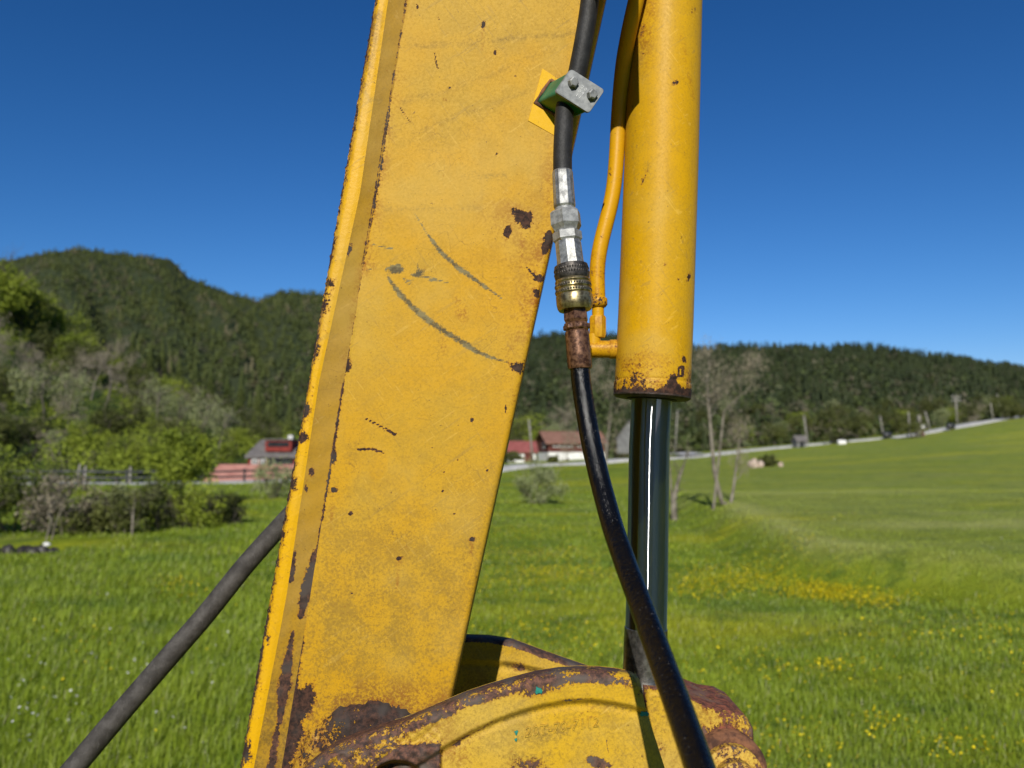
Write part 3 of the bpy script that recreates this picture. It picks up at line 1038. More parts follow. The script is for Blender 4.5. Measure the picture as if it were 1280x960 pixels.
# leafy trees round the farm in the middle and at the foot of the right-hand ridge
for kind, u, D, hp_, lab in (('green', 672, 140, 44, 'rounded green tree rising left of the brown-roofed house'), ('pale', 690, 150, 52, 'pale green tree directly behind the brown-roofed house'), ('dark', 645, 150, 60, 'dark green tree behind the low shed roof'), ('pale', 715, 158, 46, 'pale green tree behind the right end of the brown roof'), ('green', 655, 165, 62, 'taller green tree next to the arm edge behind the shed'), ('bare', 700, 175, 60, 'leafless grey tree high behind the brown-roofed house'),
                             ('bare', 757, 62, 130, 'thin leafless tree between the greasy hose and the chrome rod'), ('bare', 748, 150, 70, 'leafless tree left of the grey gabled house')):
    put(kind, u, D, gfun if D < 149 else (lambda a, b: np.maximum(hillz(a, b), H(X(a, b), b))), hp_, lab, None, 1.2 if kind != 'bare' else .9)
gg = np.random.default_rng(5)
for k in range(46):
    u = 872 + k * 9.4 + gg.uniform(-5, 5)
    D = gg.uniform(150, 205)
    kind = ['dark', 'dark', 'bare', 'dark', 'pale', 'dark', 'green'][k % 7] if k % 5 else 'dark'
    z = lambda a, b: np.maximum(hillz(a, b) + 2.5, H(X(a, b), b) - .5)
    put(kind, u, D, z, gg.uniform(22, 38) * 165 / D, f'{WORDS[kind]} in the belt beyond the road at right', f'{WORDS[kind]}s in the belt beyond the road', 1.3)


# ------------------------------------------------------------------ trees and bushes standing in the meadow
def bush(name, seed, u, D, hpx, mat, bark, nleaf, leaf, label, cat='bush', wide=1.0, kind='shrub', group=None):
    h = hpx * D / F
    o = make_tree(name, seed, h, kind, mat, bark, nleaf, leaf, label, group, cat)
    g = GP(u, D)
    o.location = (g[0], g[1], g[2] - 0.05)
    o.scale = (wide, wide, 1)
    return o


bush('bush', 301, 675, 28.5, 58, M['leaf_pale'], M['bark'], 3200, 0.085, 'grey-green rounded bush alone in the meadow right of the arm')
bush('young_tree', 302, 232, 30, 92, M['leaf'], M['bark'], 5200, 0.13, 'bright green young tree in front of the guard rail', 'tree', 1.05, 'round')
bush('bush', 303, 345, 33, 52, M['leaf_pale'], M['bark'], 1800, 0.11, 'pale bush close to the left edge of the arm', 'bush', 1.0)
for k, (u, D, h, m, w, lab) in enumerate([
        (-35, 18.6, 118, 'leaf_dark', 1.0, 'dark bush cut by the left edge of the view'),
        (25, 19.6, 110, 'leaf', .95, 'tall bright bush over the stream stones'),
        (82, 19.2, 78, 'twig', 1.05, 'brownish bush with bare stems right of the stream'),
        (122, 19.4, 54, 'leaf_dark', 1.1, 'low dark bush at the middle of the stream bank'),
        (165, 19.4, 62, 'leaf_dark', .9, 'bush beside the snapped pale stem'),
        (205, 20.3, 66, 'leaf_dark', 1.15, 'dense dark bush under the bright young tree'),
        (248, 20.6, 64, 'leaf', 1.0, 'green bush just right of the bright young tree'),
        (285, 21.5, 42, 'leaf_dark', 1.1, 'small dark bush at the right end of the stream bank'),
        (150, 23.5, 42, 'leaf_pale', 1.1, 'pale bush behind the stream bank below the rail'),
        (60, 25, 40, 'leaf', 1.2, 'leafy bush below the left part of the guard rail'),
        (-5, 25, 58, 'leaf', 1.1, 'leafy bush in front of the guard rail at far left'),
        (-90, 18, 120, 'leaf', 1.1, 'bush just outside the left edge')]):
    bush('bush', 310 + k, u, D, h, M[m], M['bark_pale' if k in (2, 4) else 'bark'], 2600, 0.085, lab, 'bush', w)


def bare_tree_at(name, seed, stems, label, twigs=1800, cat='tree', depth=4, tsize=.16, spread=.55, reach=1.0):
    """leafless tree whose stems follow the photograph: stems = list of (u, v, D, radius) paths"""
    g = np.random.default_rng(seed)
    u, v, D, r = stems[0][0]
    root = thing(name, GP(u, D), label, cat)
    mb = MB(); tips = []
    for st in stems:
        pts = np.array([P(a, b, c) for a, b, c, d in st]); rad = np.array([d for a, b, c, d in st])
        pts[0, 2] = float(H(pts[0, 0], pts[0, 1])[0]) - 0.05
        mb.tube(pts, rad, 8, False)
        for i in range(1, len(pts)):
            for k in range(3 if i > 1 else 1):
                t = g.uniform()
                q = pts[i - 1] + (pts[i] - pts[i - 1]) * t
                a = g.uniform(0, 6.28)
                dd = np.array([math.cos(a), math.sin(a), g.uniform(.5, 1.3)])
                if i >= len(pts) * 0.45:
                    limb(mb, q, dd / np.linalg.norm(dd), g.uniform(.16, .34) * reach * (pts[-1, 2] - pts[0, 2]), rad[i] * .55, depth - 2, g, tips, 4, 0, (2, 4), spread, 4, .1)
        dd = pts[-1] - pts[-2]; dd /= np.linalg.norm(dd)
        limb(mb, pts[-1], dd, .25 * reach * (pts[-1, 2] - pts[0, 2]), rad[-1], depth - 1, g, tips, 4, 0, (2, 4), spread, 4, .1)
    mb.build('trunk', M['bark_pale'], root, True)
    tips = np.array(tips)
    if twigs:
        tw = tips[g.integers(0, len(tips), twigs)] + g.normal(size=(twigs, 3)) * .13
        V, Fq = leaves(tw, tsize, g)
        V = tw.repeat(4, 0) + (V - tw.repeat(4, 0)) * np.array([0.22, 0.22, 1.1])
        tint = g.uniform(0, 1, twigs).repeat(4)
        mk('crown', V, Fq, M['twig'], root, False, {'tint': tint, 'tint2': tint * 0})
    return root


DT = 21.5
bare_tree_at('bare_tree', 401, [
    [(911, 660, DT, .070), (902, 628, DT, .065), (893, 590, DT, .058), (889, 545, DT, .050), (886, 510, DT, .040), (884, 485, DT, .028), (885, 468, DT, .018)],
    [(914, 655, DT + .3, .05), (917, 610, DT + .4, .040), (921, 575, DT + .6, .026), (925, 548, DT + .7, .015)],
    [(889, 535, DT, .04), (905, 514, DT - .2, .028), (922, 498, DT - .3, .018), (934, 488, DT - .3, .011)]],
    'leafless forked birch standing in the meadow right of the cylinder', 4200, depth=4, tsize=.10, reach=.62)
bare_tree_at('bare_tree', 402, [[(843, 655, 22.4, .10), (842, 625, 22.4, .085), (848, 600, 22.4, .05), (855, 580, 22.4, .03)], [(842, 628, 22.4, .05), (838, 600, 22.5, .03), (836, 575, 22.5, .02)]],
             'short broken tree stump with pale splintered stems right of the chrome rod', 260, depth=2, tsize=.10)
bare_tree_at('broken_stem', 403, [[(165, 668, 18.6, .022), (166, 652, 18.6, .030), (167, 636, 18.6, .018), (169, 622, 18.6, .008)]], 'snapped pale stem in the shrubs on the left bank', 0, 'branch', 2)
bare_tree_at('broken_stem', 404, [[(58, 664, 18.2, .02), (64, 650, 18.2, .02), (60, 640, 18.2, .014), (70, 625, 18.2, .008)], [(64, 668, 18.2, .014), (72, 648, 18.2, .014), (77, 636, 18.2, .008)]], 'forked light brown stem above the stream stones', 0, 'branch', 2)


# ------------------------------------------------------------------ stones
M['stone_dark'] = simple('wet_stone', (0.018, 0.016, 0.015), (0.07, 0.06, 0.05), 5, 0.5, 0, 0.6, 0.03)
M['stone_pale'] = simple('pale_stone', (0.45, 0.44, 0.42), (0.65, 0.64, 0.62), 5, 0.8, 0, 0.5, 0.02)
M['stone_pink'] = simple('pinkish_stone', (0.36, 0.27, 0.22), (0.55, 0.44, 0.36), 4, 0.85, 0, 0.6, 0.03)


def stone(seed, loc, sz, mat, label, group=None, name='stone'):
    g = np.random.default_rng(seed)
    n, m = 9, 14
    V = []
    ph = g.uniform(0, 6, 6)
    for i in range(n):
        a = math.pi * i / (n - 1)
        for j in range(m):
            b = 2 * math.pi * j / m
            r = 1 + .18 * math.sin(2 * b + ph[0]) * math.sin(a) + .12 * math.sin(3 * a + ph[1] + b) + .08 * math.sin(5 * b + ph[2] + 2 * a)
            V.append((sz[0] * r * math.sin(a) * math.cos(b), sz[1] * r * math.sin(a) * math.sin(b), sz[2] * r * math.cos(a) + sz[2] * .5))
    Fs = [(i * m + j, i * m + (j + 1) % m, (i + 1) * m + (j + 1) % m, (i + 1) * m + j) for i in range(n - 1) for j in range(m)]
    o = mk(name, np.array(V), Fs, mat, None, True)
    o.location = tuple(loc)
    return tag(o, label, 'stone', group)


for k, u in enumerate((-20, -4, 8, 20, 31, 40, 50, 59, 74)):
    p = GP(u, 16.5 + .15 * (k % 3))
    stone(500 + k, (p[0], p[1], p[2] + .03), (.15 + .05 * (k % 3), .16, .13 + .04 * (k % 2)), M['stone_dark'], 'dark wet stone lying in the stream bed at left', 'dark stones in the stream')
p = GP(67, 16.0); stone(520, (p[0], p[1], p[2] + .14), (.07, .06, .045), M['stone_pale'], 'small white stone at the end of the dark stream stones')
for k, (u, v, s, lab) in enumerate(((940, 574, .48, 'pinkish boulder at the meadow edge right of the leafless birch'), (949, 576, .36, 'smaller pink boulder touching the bigger one'), (974, 577, .22, 'small pale stone right of the pink boulders'))):
    D = 70
    p = GP(u, D); stone(530 + k, p, (s, s * .8, s * 1.1), M['stone_pink'], lab)


# ------------------------------------------------------------------ guard rail along the road on the left
M['galv'] = simple('weathered_rail', (0.045, 0.047, 0.050), (0.085, 0.087, 0.09), 3, 0.55, 0.4, 0.1, 0.01)
M['timber'] = simple('grey_timber', (0.17, 0.155, 0.13), (0.32, 0.30, 0.26), 4, 0.9, 0, 0.4, 0.01)
pick = [i for i in range(len(rp)) if rp[i, 0] < X(385, 54)]
gr = thing('guard_rail', (rp[pick[len(pick) // 2], 0], rp[pick[len(pick) // 2], 1], rz[pick[len(pick) // 2]]), 'dark steel guard rail along the road on the left', 'guard rail')
line = np.stack([rp[pick, 0], rp[pick, 1], rz[pick]], 1) + nrm[pick] * 0.35
for zz in (.38, .74):
    mb = MB()
    q = line + [0, 0, zz]
    ring = []
    for off, dz in ((0, -.065), (-.04, -.04), (0, 0), (-.04, .04), (0, .065)):
        qq = q + nrm[pick] * off; qq[:, 2] += dz; ring.append(qq)
    ring = np.stack(ring, 1)
    mk('rail', ring.reshape(-1, 3), gridfaces(len(pick), 5, True), M['galv'], gr, False)
L = np.concatenate([[0], np.cumsum(np.linalg.norm(np.diff(line, axis=0), axis=1))])
for d in np.arange(0.5, L[-1], 2.4):
    c = np.array([np.interp(d, L, line[:, k]) for k in range(3)])
    mb = MB(); mb.box(c + [0, .10, .40], (.12, .1, 1.0)); mb.build('post', M['galv'], gr)


def pole(u, v0, v1, D, r, label, group=None, arms=0, lamp=False, lean=0.0, mat='timber', name='utility_pole', cat='pole'):
    p0 = np.array([X(u, D), D, zpix(v1, D) - .6]); p1 = np.array([X(u + lean, D), D, zpix(v0, D)])
    root = thing(name, p0, label, cat, group)
    mb = MB(); mb.tube([p0, p1], [r, r * .7], 8); mb.build('post', M[mat], root, True)
    for k in range(arms):
        mb = MB(); mb.box(p1 + [0, -.1, -.35 - .75 * k], (1.7, .12, .12)); a = mb.build('cross_arm', M['timber'], root)
        for s in (-.7, 0, .7):
            mb = MB(); mb.tube([p1 + [s, -.1, -.29 - .75 * k], p1 + [s, -.1, -.05 - .75 * k]], [.07, .05], 6); mb.build('insulator', M['stone_pale'], a)
    if lamp:
        mb = MB(); mb.box(p1 + [.25, -.1, .05], (.7, .22, .14)); mb.build('lamp_head', M['galv'], root)
    return root


pole(666, 524, 572, 104, .16, 'pale wooden pole in front of the brown-roofed house', lean=-5)
pole(672.5, 520, 522, 0.1, .0001, 'x') if False else None
pole(843, 513, 560, 117, .13, 'lamp post right of the chrome rod by the gravel drive', lamp=True, lean=4, name='street_lamp', cat='street lamp')
pole(1009, 519, 556, 126, .16, 'wooden pole right above the small grey roadside hut', lean=-4)
pole(1104, 519, 546, 130, .13, 'thin leaning pole beside the road left of the white sign', lean=-4)
pole(1136, 515, 540, 136, .16, 'pole standing just left of the reddish gate post')
pole(1163, 514, 540, 136, .15, 'leaning pole just right of the white round sign', lean=-6)
pole(1196, 494, 530, 150, .18, 'tall power pole with cross arms above the right end of the road', arms=2)
pole(1242, 503, 526, 150, .14, 'slim pole at the road end near the right edge', lean=-3)
pole(1252, 492, 512, 175, .15, 'distant leaning pole left of the far grey roof', lean=-4)
for k, (u, v0) in enumerate(((99, 580), (110, 582), (166, 583))):
    pole(u, v0, 604, 48.5, .09, ['slanting grey post behind the guard rail, leftmost of three', 'short grey post behind the guard rail, middle of three', 'upright grey post behind the guard rail, right of the other two'][k], lean=(4 if k == 0 else 0), name='wooden_post', cat='post')
M['red_wood'] = simple('faded_red_wood', (0.14, 0.075, 0.06), (0.24, 0.15, 0.12), 4, 0.9, 0, 0.3, 0.01)
gp = thing('gate_post', GP(1150, 122), 'thick reddish gate post at the roadside in front of the white sign', 'post')
b0 = P(1151, 551, 122); 
mb = MB(); mb.box(b0 + [-.15, 0, 1.9], (.42, .4, 4.4)); mb.build('post', M['timber'], gp)
mb = MB(); mb.box(b0 + [.25, -.25, .75], (.42, .3, 2.2)); mb.build('side_board', M['red_wood'], gp)
sg = thing('road_sign', GP(1153, 125), 'small white round sign beside the thick gate post', 'sign')
c = P(1154, 533, 124)
mb = MB(); mb.tube([c + [0, -.03, 0], c + [0, .03, 0]], .36, 20); mb.build('sign_disc', M['stone_pale'], sg)
mb = MB(); mb.tube([c + [0, .06, 0], c + [0, .06, -2.4]], .05, 8); mb.build('post', M['galv'], sg)

# ------------------------------------------------------------------ buildings
M['roof_grey'] = simple('grey_slate', (0.11, 0.10, 0.094), (0.17, 0.155, 0.145), 1.5, 0.8, 0, 0.3, 0.03)
M['roof_pink'] = simple('faded_red_sheet', (0.40, 0.17, 0.13), (0.52, 0.25, 0.19), 1.2, 0.75, 0, 0.1, 0.02)
M['roof_brown'] = simple('brown_tile', (0.185, 0.090, 0.060), (0.26, 0.135, 0.095), 1.5, 0.8, 0, 0.3, 0.03)
M['roof_red'] = simple('red_sheet', (0.22, 0.060, 0.052), (0.29, 0.090, 0.078), 1.5, 0.7, 0, 0.1, 0.02)
M['wall_red'] = simple('falu_red', (0.17, 0.022, 0.016), (0.24, 0.036, 0.026), 1.5, 0.85, 0, 0.2, 0.02)
M['wall_brown'] = simple('dark_red_brown', (0.085, 0.022, 0.016), (0.13, 0.035, 0.026), 1.5, 0.85, 0, 0.2, 0.02)
M['white'] = simple('white_paint', (0.72, 0.71, 0.68), (0.82, 0.81, 0.78), 1.0, 0.7, 0, 0.05, 0.01)
M['wall_grey'] = simple('grey_boards', (0.12, 0.12, 0.118), (0.20, 0.20, 0.195), 2, 0.85, 0, 0.2, 0.02)
M['glass'] = simple('window_glass', (0.02, 0.022, 0.025), (0.04, 0.045, 0.05), 2, 0.08, 0, 0, 0.01)


class House:
    def __init__(s, name, label, cat, u, D, zg, rz):
        s.o = np.array([X(u, D), D, zg]); s.r = rz
        s.root = thing(name, s.o, label, cat)
        s.c, s.s = math.cos(rz), math.sin(rz)

    def w(s, p):
        p = np.asarray(p, float)
        return np.stack([p[..., 0] * s.c - p[..., 1] * s.s, p[..., 0] * s.s + p[..., 1] * s.c, p[..., 2]], -1) + s.o

    def box(s, name, lo, hi, mat, parent=None):
        lo, hi = np.array(lo), np.array(hi)
        mb = MB(); mb.box((lo + hi) / 2, hi - lo)
        return mk(name, s.w(mb.verts()), mb.F, M[mat], parent or s.root)

    def mesh(s, name, V, Fs, mat, parent=None):
        return mk(name, s.w(np.array(V)), Fs, M[mat], parent or s.root)

    def gable(s, w, d, ze, zr, mat, wallmat, over=0.4, th=0.16, hip=0.0):
        """roof with ridge along x, and the two gable triangles"""
        V = []
        for x, hx in ((-over, hip), (w + over, -hip)):
            V += [(x, -over, ze - over * (zr - ze) / (d / 2)), (x + hx, d / 2, zr), (x, d + over, ze - over * (zr - ze) / (d / 2))]
        V2 = [(a, b, c - th) for a, b, c in V]
        n = len(V)
        Fs = [(0, 3, 4, 1), (1, 4, 5, 2), (n + 1, n + 4, n + 3, n), (n + 2, n + 5, n + 4, n + 1), (0, n, n + 3, 3), (2, 5, n + 5, n + 2), (0, 1, n + 1, n), (1, 2, n + 2, n + 1), (3, n + 3, n + 4, 4), (4, n + 4, n + 5, 5)]
        if hip:
            Fs += [(0, 1, 2), (3, 5, 4)]
        r = s.mesh('roof', V + V2, Fs, mat)
        if not hip:
            for x0, x1 in ((0.0, .12), (w - .12, w)):
                T = [(x0, 0, ze - .02), (x0, d, ze - .02), (x0, d / 2, zr - th - .03), (x1, 0, ze - .02), (x1, d, ze - .02), (x1, d / 2, zr - th - .03)]
                s.mesh('gable', T, [(0, 2, 1), (3, 4, 5), (0, 1, 4, 3), (1, 2, 5, 4), (2, 0, 3, 5)], wallmat)
        return r

    def window(s, x0, x1, z0, z1, y=0.0, frame='white', panes=2):
        f = s.box('window', (x0, y - .08, z0), (x1, y + .03, z1), frame)
        n = panes
        for k in range(n):
            a = x0 + .09 + (x1 - x0 - .09) / n * k
            s.box('pane', (a, y - .095, z0 + .1), (a + (x1 - x0 - .09) / n - .09, y - .07, z1 - .1), 'glass', f)
        return f


# red house behind the arm's left edge
D = 78
k_ = D / F
h = House('red_house', 'red house with grey roof and dormer close to the left edge of the arm', 'house', 312, D, -1.8, 0.0)
ze, zr = zpix(568.5, D) + 1.8, zpix(549, D) + 1.8
h.box('wall', (0, 0, 0), (8.4, 6.5, ze), 'wall_red')
rf = h.gable(8.4, 6.5, ze, zr, 'roof_grey', 'wall_red', .3, .18, .45)
h.box('chimney', (3.1, 3.0, zr - .3), (3.6, 3.5, zr + .5), 'stone_pale', rf)
dm = h.box('dormer', (1.6, .25, ze + .35), (4.3, 2.6, ze + 1.5), 'wall_red')
h.box('dormer_window', (1.85, .18, ze + .85), (4.05, .30, ze + 1.3), 'glass', dm)
h.box('dormer_roof', (1.45, .05, ze + 1.5), (4.45, 2.7, ze + 1.62), 'roof_grey', dm)
h.window(.35, 1.0, 2.0, 3.1); h.window(1.2, 1.8, 2.0, 3.1)
h.box('veranda_opening', (2.1, -.04, 1.9), (4.6, .02, ze - .25), 'glass')
h.box('porch', (-1.1, 1.0, 0), (-.0, 4.0, 2.3), 'wall_red')
# long outbuilding with the pinkish roof in front of it
D = 62
h = House('outbuilding', 'long low outbuilding with faded pink roof behind the guard rail', 'outbuilding', 266, D, -2.4, -0.05)
ze, zr = zpix(597, D) + 2.4, zpix(581, D) + 2.4
h.box('wall', (0, 0, 0), (8.6, 5.0, ze), 'wall_grey')
h.gable(8.6, 5.0, ze, zr, 'roof_pink', 'wall_grey', .4, .14)
for a in (.8, 2.6, 4.6, 6.4):
    h.window(a, a + 1.1, 1.0, 2.0)
# brown house with white basement
D = 116
h = House('brown_house', 'dark red-brown house with brown tiled roof and white basement', 'house', 685, D, zpix(580, D) - .2, 0.20)
z1 = zpix(565, D) - zpix(580, D) + .2; ze = zpix(551.5, D) - zpix(580, D) + .2; zr = zpix(538, D) - zpix(580, D) + .2
h.box('basement', (.05, .05, -.5), (8.95, 6.9, z1), 'white')
h.box('wall', (0, 0, z1), (9.0, 7.0, ze), 'wall_brown')
rf = h.gable(9.0, 7.0, ze, zr, 'roof_brown', 'wall_brown', .55, .18)
h.box('chimney', (5.6, 3.2, zr - .3), (6.2, 3.8, zr + .7), 'stone_dark', rf)
for a in (.75, 1.75, 2.85, 4.6, 6.4):
    h.window(a, a + .85, z1 + .75, z1 + 1.45, frame='white', panes=1)
h.box('basement_door', (1.25, .01, 0), (1.6, .06, z1 - .3), 'wall_grey'); h.window(2.9, 3.3, .5, 1.1, .05, 'wall_grey', 1)
w_ = h.box('side_window', (-.07, 2.2, z1 + .55), (.03, 3.4, z1 + 1.35), 'white'); h.box('pane', (-.09, 2.35, z1 + .65), (-.06, 3.25, z1 + 1.25), 'glass', w_)
h = House('shed', 'low shed with red roof and white wall left of the brown house', 'shed', 637, 113, zpix(580, 113) - .2, 0.08)
ze = zpix(563, 113) - zpix(580, 113) + .2; zr = zpix(551, 113) - zpix(580, 113) + .2
h.box('wall', (0, 0, -.5), (3.9, 4.5, ze), 'white')
h.gable(3.9, 4.5, ze, zr, 'roof_red', 'wall_brown', .35, .14)
h.box('door', (2.2, -.05, -.2), (3.5, .03, ze - .4), 'wall_brown')
h = House('grey_house', 'small grey gabled house half hidden behind the chrome rod', 'house', 771, 125, zpix(562, 125), math.radians(68))
h.box('wall', (0, -4.2, -.6), (6, 0, 2.1), 'wall_grey')
h.o = h.w(np.array([0, -4.2, 0])); h.gable(6, 4.2, 2.1, 4.8, 'roof_grey', 'wall_grey', .3, .15)
h.window(1.0, 1.9, .8, 1.7); h.window(3.2, 4.1, .8, 1.7)
h = House('grey_house', 'distant grey-roofed house at the right edge', 'house', 1254, 185, zpix(521, 185), 0.0)
h.box('wall', (0, 0, -1), (8, 6, 1.6), 'wall_grey'); h.gable(8, 6, 1.6, 3.4, 'roof_grey', 'wall_grey', .4, .16)
h.window(1, 2.2, .4, 1.2); h.window(4, 5.2, .4, 1.2)
# small hut by the road
h = House('roadside_hut', 'small grey hut with pitched roof beside the road at right', 'hut', 995, 117, zpix(560, 117) - .1, 0.1)
h.box('wall', (0, 0, -.4), (1.6, 1.5, 1.35), 'wall_grey'); h.gable(1.6, 1.5, 1.35, 2.05, 'roof_grey', 'wall_grey', .2, .08)
h.box('door', (.5, -.05, 0), (1.1, .02, 1.15), 'glass')


# white wrapped bales by the road, dark ones further on
def bale(u, v, D, mat, label, group=None):
    c = P(u, v, D); R = .5
    root = thing('silage_bale', c - [0, 0, R], label, 'bale', group)
    mb = MB(); mb.tube([c + [d, 0, 0] for d in (-.62, -.6, -.52, .52, .6, .62)], [R * .55, R * .86, R, R, R * .86, R * .55], 20)
    mb.build('wrapped_bale', M[mat], root, True)
    mb = MB(); mb.tube([c + [d, 0, 0] for d in (-.1, -.09, .09, .1)], [R, R + .012, R + .012, R], 20, False)
    mb.build('wrap_band', M[mat], root, True)


M['black_wrap'] = simple('black_wrap', (0.02, 0.021, 0.023), (0.04, 0.042, 0.045), 4, 0.35, 0, 0.3, 0.01)
bale(1052, 554, 119, 'white', 'small white wrapped bale at the roadside right of the grey hut')
bale(1109, 544, 124, 'black_wrap', 'dark wrapped bale on the road edge below the thin leaning pole')
bale(1188, 533, 128, 'black_wrap', 'dark wrapped bale halfway along the bright stretch of road at right')
for k, (u, D, hh, lab) in enumerate(((1042, 121, 18, 'small dark bush behind the white bales'), (1141, 121, 20, 'dark bush against the reddish gate post'), (958, 72, 15, 'round dark bush right of the pink boulders'), (690, 98, 9, 'clipped dark green hedge bush below the white basement'), (641, 100, 14, 'dark green bush in front of the shed'), (1262, 138, 16, 'dark bush on the field edge below the far grey roof'), (1278, 136, 18, 'dark bush cut by the right edge of the view'))):
    bush('bush', 340 + k, u, D, hh, M['leaf_dark'], M['bark'], 700, .28, lab, 'bush', 1.5)


# ------------------------------------------------------------------ grass and flowers
def blade_mat():
    t = NT('grass_blades')
    big = t.noise(0.45, 4, 0.6)
    col = t.mix(t.attr('tint'), (0.110, 0.185, 0.006), (0.330, 0.410, 0.034))
    col = field_patches(t, col)
    col = t.mix(t.ramp(t.attr('tint2'), 0.9, 1.0), col, (0.34, 0.34, 0.17))
    m = t.set(col, 0.5, 0, 0.35)
    tr = t.t.nodes.new('ShaderNodeBsdfTranslucent'); t.t.links.new(col, tr.inputs[0])
    mx = t.t.nodes.new('ShaderNodeMixShader'); mx.inputs[0].default_value = .25
    t.t.links.new(t.b.outputs[0], mx.inputs[1]); t.t.links.new(tr.outputs[0], mx.inputs[2]); t.t.links.new(mx.outputs[0], t.out.inputs[0])
    return m


M['blade'] = blade_mat()
NB = 440000
y0, y1 = 2.6, 85.0
y = y0 * (y1 / y0) ** rng.uniform(0, 1, NB)                  # density falls off with distance squared
x = rng.uniform(-0.95, 0.95, NB) * y + rng.normal(size=NB) * .2
keep = ~((x < -9.2) & (y > 15.2) & (y < 18.4) & (x > -14))
x, y = x[keep], y[keep]
NB = len(x)
z = H(x, y)
tuft = 0.5 + 0.5 * np.sin(x * 2.1 + np.sin(y * 1.7) * 2) * np.sin(y * 1.9 + x * .6)
plateau = sstep(-0.3, 1.0, x - (4.7 + .11 * (y - 13) + 2.8 * sstep(13, 9.5, y))) * sstep(9, 12, y)
Lb = (0.030 + 0.055 * rng.uniform(0, 1, NB) + 0.065 * tuft * rng.uniform(0, 1, NB)) * (1 + .55 * sstep(0, -3, x)) * (1 - .6 * plateau) * (1 - .5 * sstep(18, 70, y))
wb = 0.0009 + 0.00034 * y * rng.uniform(.6, 1.3, NB)
az = rng.uniform(0, 6.283, NB)
lean = rng.uniform(0.05, 0.75, NB)
laz = rng.normal(0.6, 1.1, NB)
dx, dy = np.cos(laz) * lean, np.sin(laz) * lean
sx, sy = np.cos(az) * wb, np.sin(az) * wb
b = np.stack([x, y, z - .01], 1)
Vb = np.stack([b + np.stack([-sx, -sy, 0 * sx], 1), b + np.stack([sx, sy, 0 * sx], 1),
               b + np.stack([dx * Lb * .35 + sx * .75, dy * Lb * .35 + sy * .75, Lb * .6], 1), b + np.stack([dx * Lb * .35 - sx * .75, dy * Lb * .35 - sy * .75, Lb * .6], 1),
               b + np.stack([dx * Lb, dy * Lb, Lb * (1 - .35 * lean)], 1)], 1)
i0 = np.arange(NB) * 5
tri = np.concatenate([np.stack([i0, i0 + 1, i0 + 2], 1), np.stack([i0, i0 + 2, i0 + 3], 1), np.stack([i0 + 3, i0 + 2, i0 + 4], 1)])
tb = np.clip(rng.uniform(0, 1, NB) * .7 + .35 * tuft + .25 * plateau, 0, 1).repeat(5)
t2 = rng.uniform(0, 1, NB).repeat(5)
o = mk('grass', Vb.reshape(-1, 3), tri, M['blade'], None, False, {'tint': tb, 'tint2': t2, 'dry_lit': (dry_lit_mask(x, y) * rng.uniform(.4, 1.2, NB)).repeat(5)})
tag(o, 'long green meadow grass around and behind the excavator arm', 'grass', None, 'stuff')

# buttercups in drifts
M['petal'] = simple('yellow_petal', (0.70, 0.54, 0.006), (0.82, 0.66, 0.012), 20, 0.5, 0, 0, 0.01)
M['white_petal'] = simple('white_seed_head', (0.5, 0.52, 0.46), (0.65, 0.66, 0.6), 20, 0.8, 0, 0, 0.01)


def flowers(name, label, spots, mat, size, cat='flowers'):
    px, py = [], []
    for u, v, ru, rv, n in spots:
        n = int(n * 2.0); uu = rng.normal(u, ru, n); vv = rng.normal(v, rv, n)
        D = np.clip(CAMZ * F / np.maximum(vv - 565, 20), 3.5, 60)
        px.append(X(uu, D)); py.append(D)
    px, py = np.concatenate(px), np.concatenate(py)
    n = len(px)
    pz = H(px, py) + rng.uniform(.07, .14, n)
    R = rot_random(n, rng)
    ang = np.arange(5) * 2 * math.pi / 5
    ring = np.stack([np.cos(ang), np.sin(ang), 0.45 + 0 * ang], 1)
    tpl = np.concatenate([[[0, 0, 0]], ring])
    tilt = rng.normal(0, .5, (n, 2))
    s = size * rng.uniform(.7, 1.3, n)
    V = tpl[None] * s[:, None, None]
    V[:, :, 2] += V[:, :, 0] * tilt[:, :1] + V[:, :, 1] * tilt[:, 1:] - V[:, :, 1] * .35
    V = V + np.stack([px, py, pz], 1)[:, None, :]
    i = np.arange(n) * 6
    tri = np.concatenate([np.stack([i, i + 1 + k, i + 1 + (k + 1) % 5], 1) for k in range(5)])
    return tag(mk(name, V.reshape(-1, 3), tri, mat), label, cat, None, 'stuff')


flowers('buttercups', 'yellow buttercups in drifts across the meadow', [
    (630, 668, 60, 4, 420), (640, 690, 60, 5, 420), (690, 716, 50, 8, 600), (650, 735, 60, 12, 200), (640, 790, 60, 14, 150), (720, 800, 40, 14, 90), (760, 700, 40, 14, 180),
    (890, 722, 34, 10, 520), (950, 720, 34, 9, 620), (1015, 735, 30, 6, 620), (1040, 742, 24, 5, 420), (1090, 750, 24, 6, 260), (860, 735, 30, 8, 260), (980, 680, 60, 8, 90), (1000, 840, 60, 9, 70), (1035, 838, 16, 5, 50), (1120, 790, 80, 20, 70), (1200, 790, 70, 14, 80),
    (1090, 905, 20, 6, 34), (1180, 935, 40, 10, 44), (1250, 840, 40, 40, 50), (980, 930, 40, 20, 60), (900, 830, 40, 20, 50), (230, 730, 14, 5, 70), (250, 745, 20, 8, 40), (40, 800, 60, 30, 26), (150, 830, 60, 40, 30)], M['petal'], 0.0088)
flowers('seed_heads', 'scattered white seed heads in the grass at left', [(130, 830, 90, 40, 45), (60, 880, 80, 50, 40), (1180, 680, 90, 20, 30)], M['white_petal'], 0.009)
